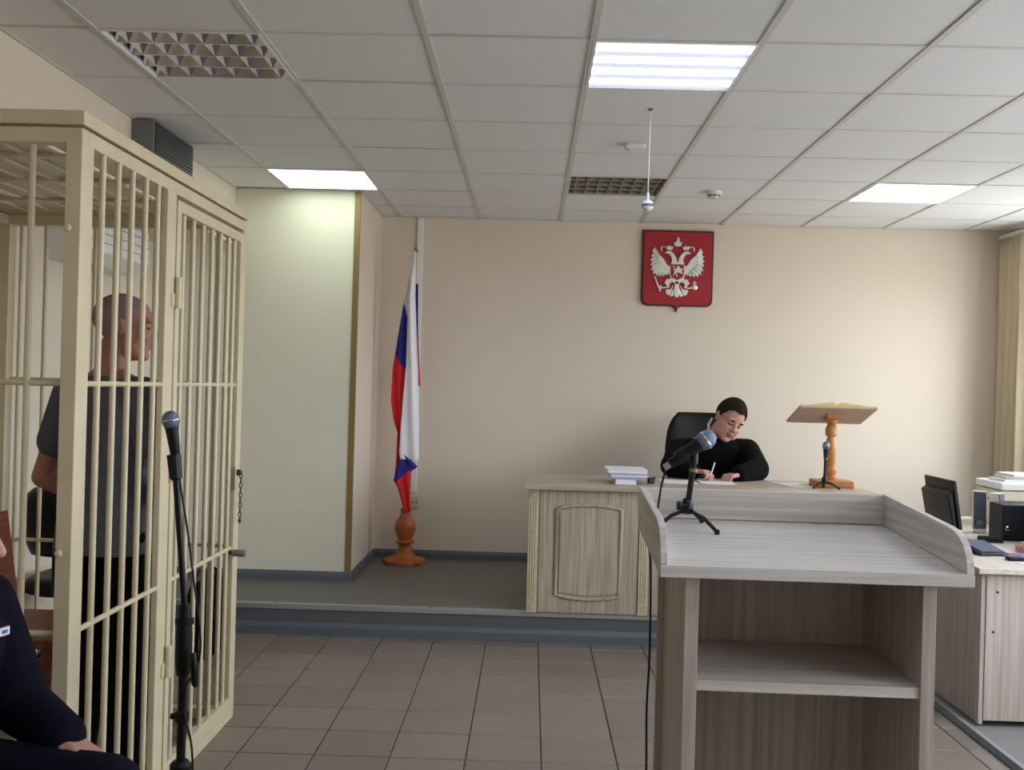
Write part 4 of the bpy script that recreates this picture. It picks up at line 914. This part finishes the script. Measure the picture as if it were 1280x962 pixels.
def person(loc, rotz, label, S):
    """S: joints in the person's own frame (x right, y forward, z up)"""
    t = thing('person', loc, label, 'person', rotz=rotz)
    R = S['headR']; hc = V(S['head']); k = S.get('hk', 1.0)
    sh, el, wr = S['sh'], S['el'], S['wr']; hip, kn, an = S['hip'], S['kn'], S['an']
    b = MB(); head_prims(b, hc, R, k, S.get('jaw', 1.0))
    nb = V(S['neck']); b.cap(hc + R @ V((0, -.028, -.07)) * k, nb, .056 * k, .064, 16)
    tor = S['torso']                                      # sections (centre, rx, ry, rz)
    b.loft([(c, rx * .84, ry * .84, rz) for c, rx, ry, rz in tor], 24, p=2.5)
    for i in (0, 1):
        limb(b, (nb, sh[i]), (.055, .048)); limb(b, (sh[i], mid(sh[i], el[i], .5), el[i]), (.05, .047, .04))
        limb(b, (el[i], mid(el[i], wr[i], .3), wr[i]), (.04, .042, .027))
        h = S['hand'][i]; hand_prims(b, wr[i], h[0], h[1], (1 if i else -1) * h[3] if len(h) > 3 else (1 if i else -1), h[2], S.get('handk', 1.0), S.get('tcurl', .4))
        limb(b, (hip[i], mid(hip[i], kn[i], .5), kn[i]), (.075, .066, .05)); limb(b, (kn[i], mid(kn[i], an[i], .35), an[i]), (.05, .052, .036))
    blob(b, 'body', [S['skin'], 'lip', 'hair_brown', 'eye_dark'], t, S.get('vox', .005), 3, head_paint(hc, R, k))
    if S.get('keep'): hair_shell(t, hc, R, S['hair'], S['keep'], k, S.get('grow', 1.04), S.get('hth', .006), S.get('lift', 0))
    # upper garment
    b = MB(); b.loft(tor, 28, p=2.6)
    sr = S['sleeve']                                      # radii shoulder, elbow, cuff, how far down
    for i in (0, 1):
        limb(b, (V(nb) + V((0, 0, -.06)), sh[i]), (.07, sr[0]))
        if sr[3] < 1: limb(b, (sh[i], mid(sh[i], el[i], sr[3])), (sr[0], sr[1]))
        else:
            limb(b, (sh[i], mid(sh[i], el[i], .5), el[i]), (sr[0], (sr[0] + sr[1]) / 2, sr[1])); limb(b, (el[i], mid(el[i], wr[i], .5), mid(el[i], wr[i], sr[3] - 1)), (sr[1], (sr[1] + sr[2]) / 2, sr[2]))
    for p_ in S.get('extra', ()): b.cap(*p_)
    blob(b, S['topname'], S['topmat'], t, .007, 5)
    # trousers
    b = MB(); tr = S['trou']
    pc = (V(hip[0]) + V(hip[1])) / 2
    b.loft([(pc + V((0, 0, -.09)), .15, .11, 0), (pc, .165, .12, 0), (pc + V((0, 0, .08)), .155, .11, 0)], 24, p=2.4)
    for i in (0, 1):
        limb(b, (hip[i], mid(hip[i], kn[i], .5), kn[i]), (tr[0], (tr[0] + tr[1]) / 2, tr[1])); limb(b, (kn[i], mid(kn[i], an[i], .5), mid(kn[i], an[i], .98)), (tr[1], (tr[1] + tr[2]) / 2 , tr[2]))
    blob(b, 'trousers', S['troumat'], t, .008, 5)
    for i in (0, 1):
        a = V(an[i]); d = V(S.get('foot', ((0, 1, 0), (0, 1, 0)))[i]).normalized(); z0 = a.z - .085; sx = V((d.y, -d.x, 0))
        sole = [a + d * u + sx * v_ + V((0, 0, z0 - a.z)) for u, v_ in ((-.065, -.025), (-.075, 0), (-.065, .025), (0, .034), (.1, .044), (.16, .036), (.19, .0), (.16, -.036), (.1, -.044), (0, -.034))]
        b = MB(); b.cap(a + V((0, 0, -.01)), a + d * .02 + V((0, 0, -.045)), .045, .042); b.cap(a - d * .03 + V((0, 0, -.05)), a + d * .13 + V((0, 0, -.058)), .036, .026); b.cap(a + d * .05 + sx * .012 + V((0, 0, -.055)), a + d * .14 + V((0, 0, -.06)), .034, .026); b.cap(a + d * .05 - sx * .012 + V((0, 0, -.055)), a + d * .14 + V((0, 0, -.06)), .034, .026)
        s_ = blob(b, 'shoe', 'shoe', t, .006, 4)
        MB().prism(sole, (0, 0, .024)).build('sole', S.get('solemat', 'shoe'), s_, world=False, bevel=.004)
    return t

# the accused in the cage, back half turned to the viewer, hands joined in front
DX = dict(
    head=(.03, .035, 1.655), headR=rot(-46, -3, 0), neck=(0, -.005, 1.47), hk=1.0,
    torso=[((0, 0, .84), .195, .15, 0), ((0, 0, .96), .185, .142, 0), ((0, .005, 1.1), .172, .125, 0), ((0, .0, 1.26), .19, .13, 0), ((0, -.01, 1.36), .185, .12, 0), ((0, -.012, 1.43), .14, .09, 0), ((0, -.008, 1.475), .075, .068, 0)],
    sh=((-.19, -.01, 1.4), (.19, -.01, 1.4)), el=((-.3, -.05, 1.09), (.27, -.0, 1.12)), wr=((-.1, .17, .965), (.1, .18, .92)),
    hand=(((.75, .45, -.3), (.2, -.9, 0), .55), ((-.75, .4, -.35), (-.2, -.9, 0), .55)),
    hip=((-.095, 0, .9), (.095, 0, .9)), kn=((-.105, .02, .49), (.105, .03, .49)), an=((-.11, -.02, .09), (.12, .0, .09)), foot=((-.25, 1, 0), (.3, 1, 0)),
    skin='skin_tan', hair='hair_buzz', hth=.0025, grow=1.01, keep=hairline([(0, .075), (40, .07), (62, .045), (80, .02), (92, -.005), (105, -.03), (125, -.05), (180, -.06)]),
    sleeve=(.078, .07, 0, .56), topname='t_shirt', topmat='tee_cloth', trou=(.098, .082, .07), troumat='trouser_cloth', solemat='sole', vox=.005)
det = person((-1.535, 3.78, 0), math.radians(-28), 'standing man with shaved head in a grey-blue t-shirt inside the cage', DX)

# the judge, writing at the desk
office_chair((1.22, 7.2, PZ), PI + .08, 'black leather office chair the judge sits on', bz=(.62, 1.155), bw=.235, seatz=.43, arms=False)
jl = lambda x, y, z: (1.22 - x, 7.08 - y, z - PZ)
JD = dict(
    head=jl(1.315, 6.89, 1.292), headR=rot(22, -24, -20), neck=jl(1.245, 6.98, 1.165), hk=1.08, jaw=1.18,
    torso=[(jl(1.2, 7.12, .655), .2, .16, 0), (jl(1.2, 7.1, .74), .215, .165, 0), (jl(1.21, 7.06, .88), .22, .16, 0), (jl(1.22, 7.02, 1.02), .24, .15, 0), (jl(1.235, 7.0, 1.1), .22, .125, 0), (jl(1.245, 6.99, 1.16), .12, .085, 0), (jl(1.25, 6.98, 1.195), .075, .07, 0)],
    sh=(jl(1.46, 6.99, 1.09), jl(1.0, 6.99, 1.08)), el=(jl(1.475, 6.74, .985), jl(.935, 6.76, .99)), wr=(jl(1.33, 6.60, .962), jl(1.045, 6.63, .968)), handk=1.15,
    hand=(((.72, .45, -.1), (.1, .1, -1), 1.15), ((-.7, .5, .05), (-.3, .35, -.85), 1.0)),
    hip=((-.1, 0, .565), (.1, 0, .565)), kn=((-.12, .42, .53), (.12, .42, .53)), an=((-.12, .46, .09), (.12, .46, .09)),
    skin='skin', hair='hair_brown', hth=.012, grow=1.07, lift=.012, keep=hairline([(0, .08), (30, .084), (50, .066), (66, .03), (76, .004), (88, .0), (96, .02), (108, .01), (120, -.03), (180, -.05)]),
    sleeve=(.082, .078, .056, 1.98), topname='robe', topmat='black_cloth', trou=(.1, .085, .075), troumat='trouser_cloth', vox=.0045,
    extra=((jl(1.45, 6.9, 1.0), jl(1.485, 6.8, .99), .08, .075), (jl(1.0, 6.9, 1.0), jl(.93, 6.8, .99), .08, .075)))
jud = person((1.22, 7.08, PZ), PI, 'judge in a black robe leaning over papers and writing', JD)
R_ = Matrix.Rotation(0, 3, 'Z')
cb = MB()
for s in (-1, 1):
    c0 = V(jl(1.245, 6.98, 1.19))
    cb.tube([c0 + V((.066 * math.cos(a), .062 * math.sin(a), .012 + .012 * s)) for a in [2 * PI * i / 18 for i in range(18)]], .009, 6, closed=True)
cb.tube([jl(1.225, 7.03, 1.3), jl(1.197, 6.99, 1.262), jl(1.192, 6.95, 1.225), jl(1.205, 6.92, 1.195)], [.006, .01, .01, .006], 8)
cb.build('shirt_collar', 'white_cloth', jud, world=False, smooth=True)
t = tag(MB().cyl((1.14, 6.545, .942), (1.175, 6.6, 1.03), .0042, n=10).cyl((1.134, 6.5355, .9275), (1.14, 6.545, .942), .0008, .004, n=8).build('pen', 'white_plastic'), 'slim pale pen in the judge right hand', 'pen')

# the uniformed officer seated at the lower left, cut by the frame
t = thing('guard_chair', (-1.36, 2.3, 0), 'dark chair under the seated officer', 'chair')
part(MB().box(-1.6, -1.16, 2.08, 2.52, .4, .45), 'seat', 'black_leather', t, bevel=.01)
part(MB().obox((-1.62, 2.3, .68), (.014, 0, .002), (0, .21, 0), (-.03, 0, .2)), 'backrest', 'black_leather', t, bevel=.006)
for x in (-1.58, -1.18):
    for y in (2.1, 2.5): part(MB().cyl((x, y, 0), (x, y, .4), .014, n=10), 'leg', 'black_metal', t)
for y in (2.13, 2.47): part(MB().cyl((-1.6, y, .43), (-1.625, y, .55), .01, n=8), 'back_bracket', 'black_metal', t)
GD = dict(
    head=(.02, .14, 1.12), headR=rot(28, -8, 0), neck=(0, .045, .95),
    torso=[((0, -.06, .5), .2, .15, 0), ((0, -.04, .6), .205, .155, 0), ((0, .0, .75), .2, .15, 0), ((0, .04, .88), .205, .14, 0), ((0, .045, .955), .14, .1, 0), ((0, .05, .99), .075, .07, 0)],
    sh=((-.19, .04, .925), (.19, .05, .925)), el=((-.25, .11, .67), (.27, .12, .66)), wr=((-.2, .28, .625), (.14, .36, .63)),
    hand=(((.15, .9, -.3), (.1, -.3, -.95), .35), ((-.3, .9, -.2), (-.1, -.3, -.95), .35)),
    hip=((-.1, -.02, .54), (.1, -.02, .54)), kn=((-.17, .42, .53), (.16, .42, .53)), an=((-.15, .42, .09), (.15, .42, .09)),
    skin='skin', hair='hair_brown', keep=hairline([(0, .07), (40, .066), (60, .04), (80, .0), (100, .01), (125, -.04), (180, -.05)]),
    sleeve=(.078, .07, .056, 1.93), topname='uniform_jacket', topmat='navy_cloth', trou=(.098, .085, .075), troumat='navy_cloth', vox=.004)
GL, GR = (-1.39, 2.3, 0), math.radians(-105)
grd = person(GL, GR, 'officer in a dark navy uniform seated at the lower left corner', GD)
# the clerk whose hand reaches in at the right edge
t = thing('clerk_chair', (3.07, 5.2, 0), 'office chair of the clerk just outside the right edge', 'chair')
part(MB().box(2.86, 3.28, 4.99, 5.41, .42, .47), 'seat', 'black_leather', t, bevel=.012)
part(MB().obox((3.31, 5.2, .74), (.018, 0, -.003), (0, .2, 0), (.03, 0, .24)), 'backrest', 'black_leather', t, bevel=.01)
for x in (2.88, 3.26):
    for y in (5.01, 5.39): part(MB().cyl((x, y, 0), (x, y, .42), .014, n=10), 'leg', 'black_metal', t)
KD = dict(
    head=(0, .1, 1.2), headR=rot(0, -14, 0), neck=(0, .03, 1.03), hk=.94,
    torso=[((0, -.02, .52), .17, .13, 0), ((0, 0, .66), .155, .12, 0), ((0, .01, .84), .175, .125, 0), ((0, .02, .95), .17, .11, 0), ((0, .03, 1.01), .11, .08, 0), ((0, .03, 1.05), .06, .058, 0)],
    sh=((-.165, .02, .97), (.165, .02, .97)), el=((-.23, .2, .79), (.22, .18, .79)), wr=((-.06, .40, .768), (.06, .40, .768)),
    hand=(((.25, .9, -.1), (.2, -.1, -1), .6), ((-.3, .9, -.1), (-.2, -.1, -1), .6)),
    hip=((-.09, 0, .54), (.09, 0, .54)), kn=((-.1, .4, .54), (.1, .4, .54)), an=((-.1, .42, .09), (.1, .42, .09)),
    skin='skin', hair='hair_brown', grow=1.08, hth=.014, keep=lambda q: q.z > .06 or q.y < .03, handk=.9,
    sleeve=(.068, .058, .045, 1.9), topname='blouse', topmat='black_cloth', trou=(.088, .075, .065), troumat='trouser_cloth', vox=.005)
person((2.955, 5.22, 0), PI / 2, 'person at the right edge whose hand rests on the violet folder', KD)
# chest badge of the officer
bd = V((-.105, .182, .888))
for m_, hx, hz, off in (('badge_red', .018, .011, 0), ('badge_white', .016, .009, .0015), ('badge_blue', .008, .004, .003)):
    MB().obox(bd + V((0, off, 0)), (hx, 0, 0), (0, .001, 0), (0, 0, hz)).build('chest_badge', m_, grd, world=False)
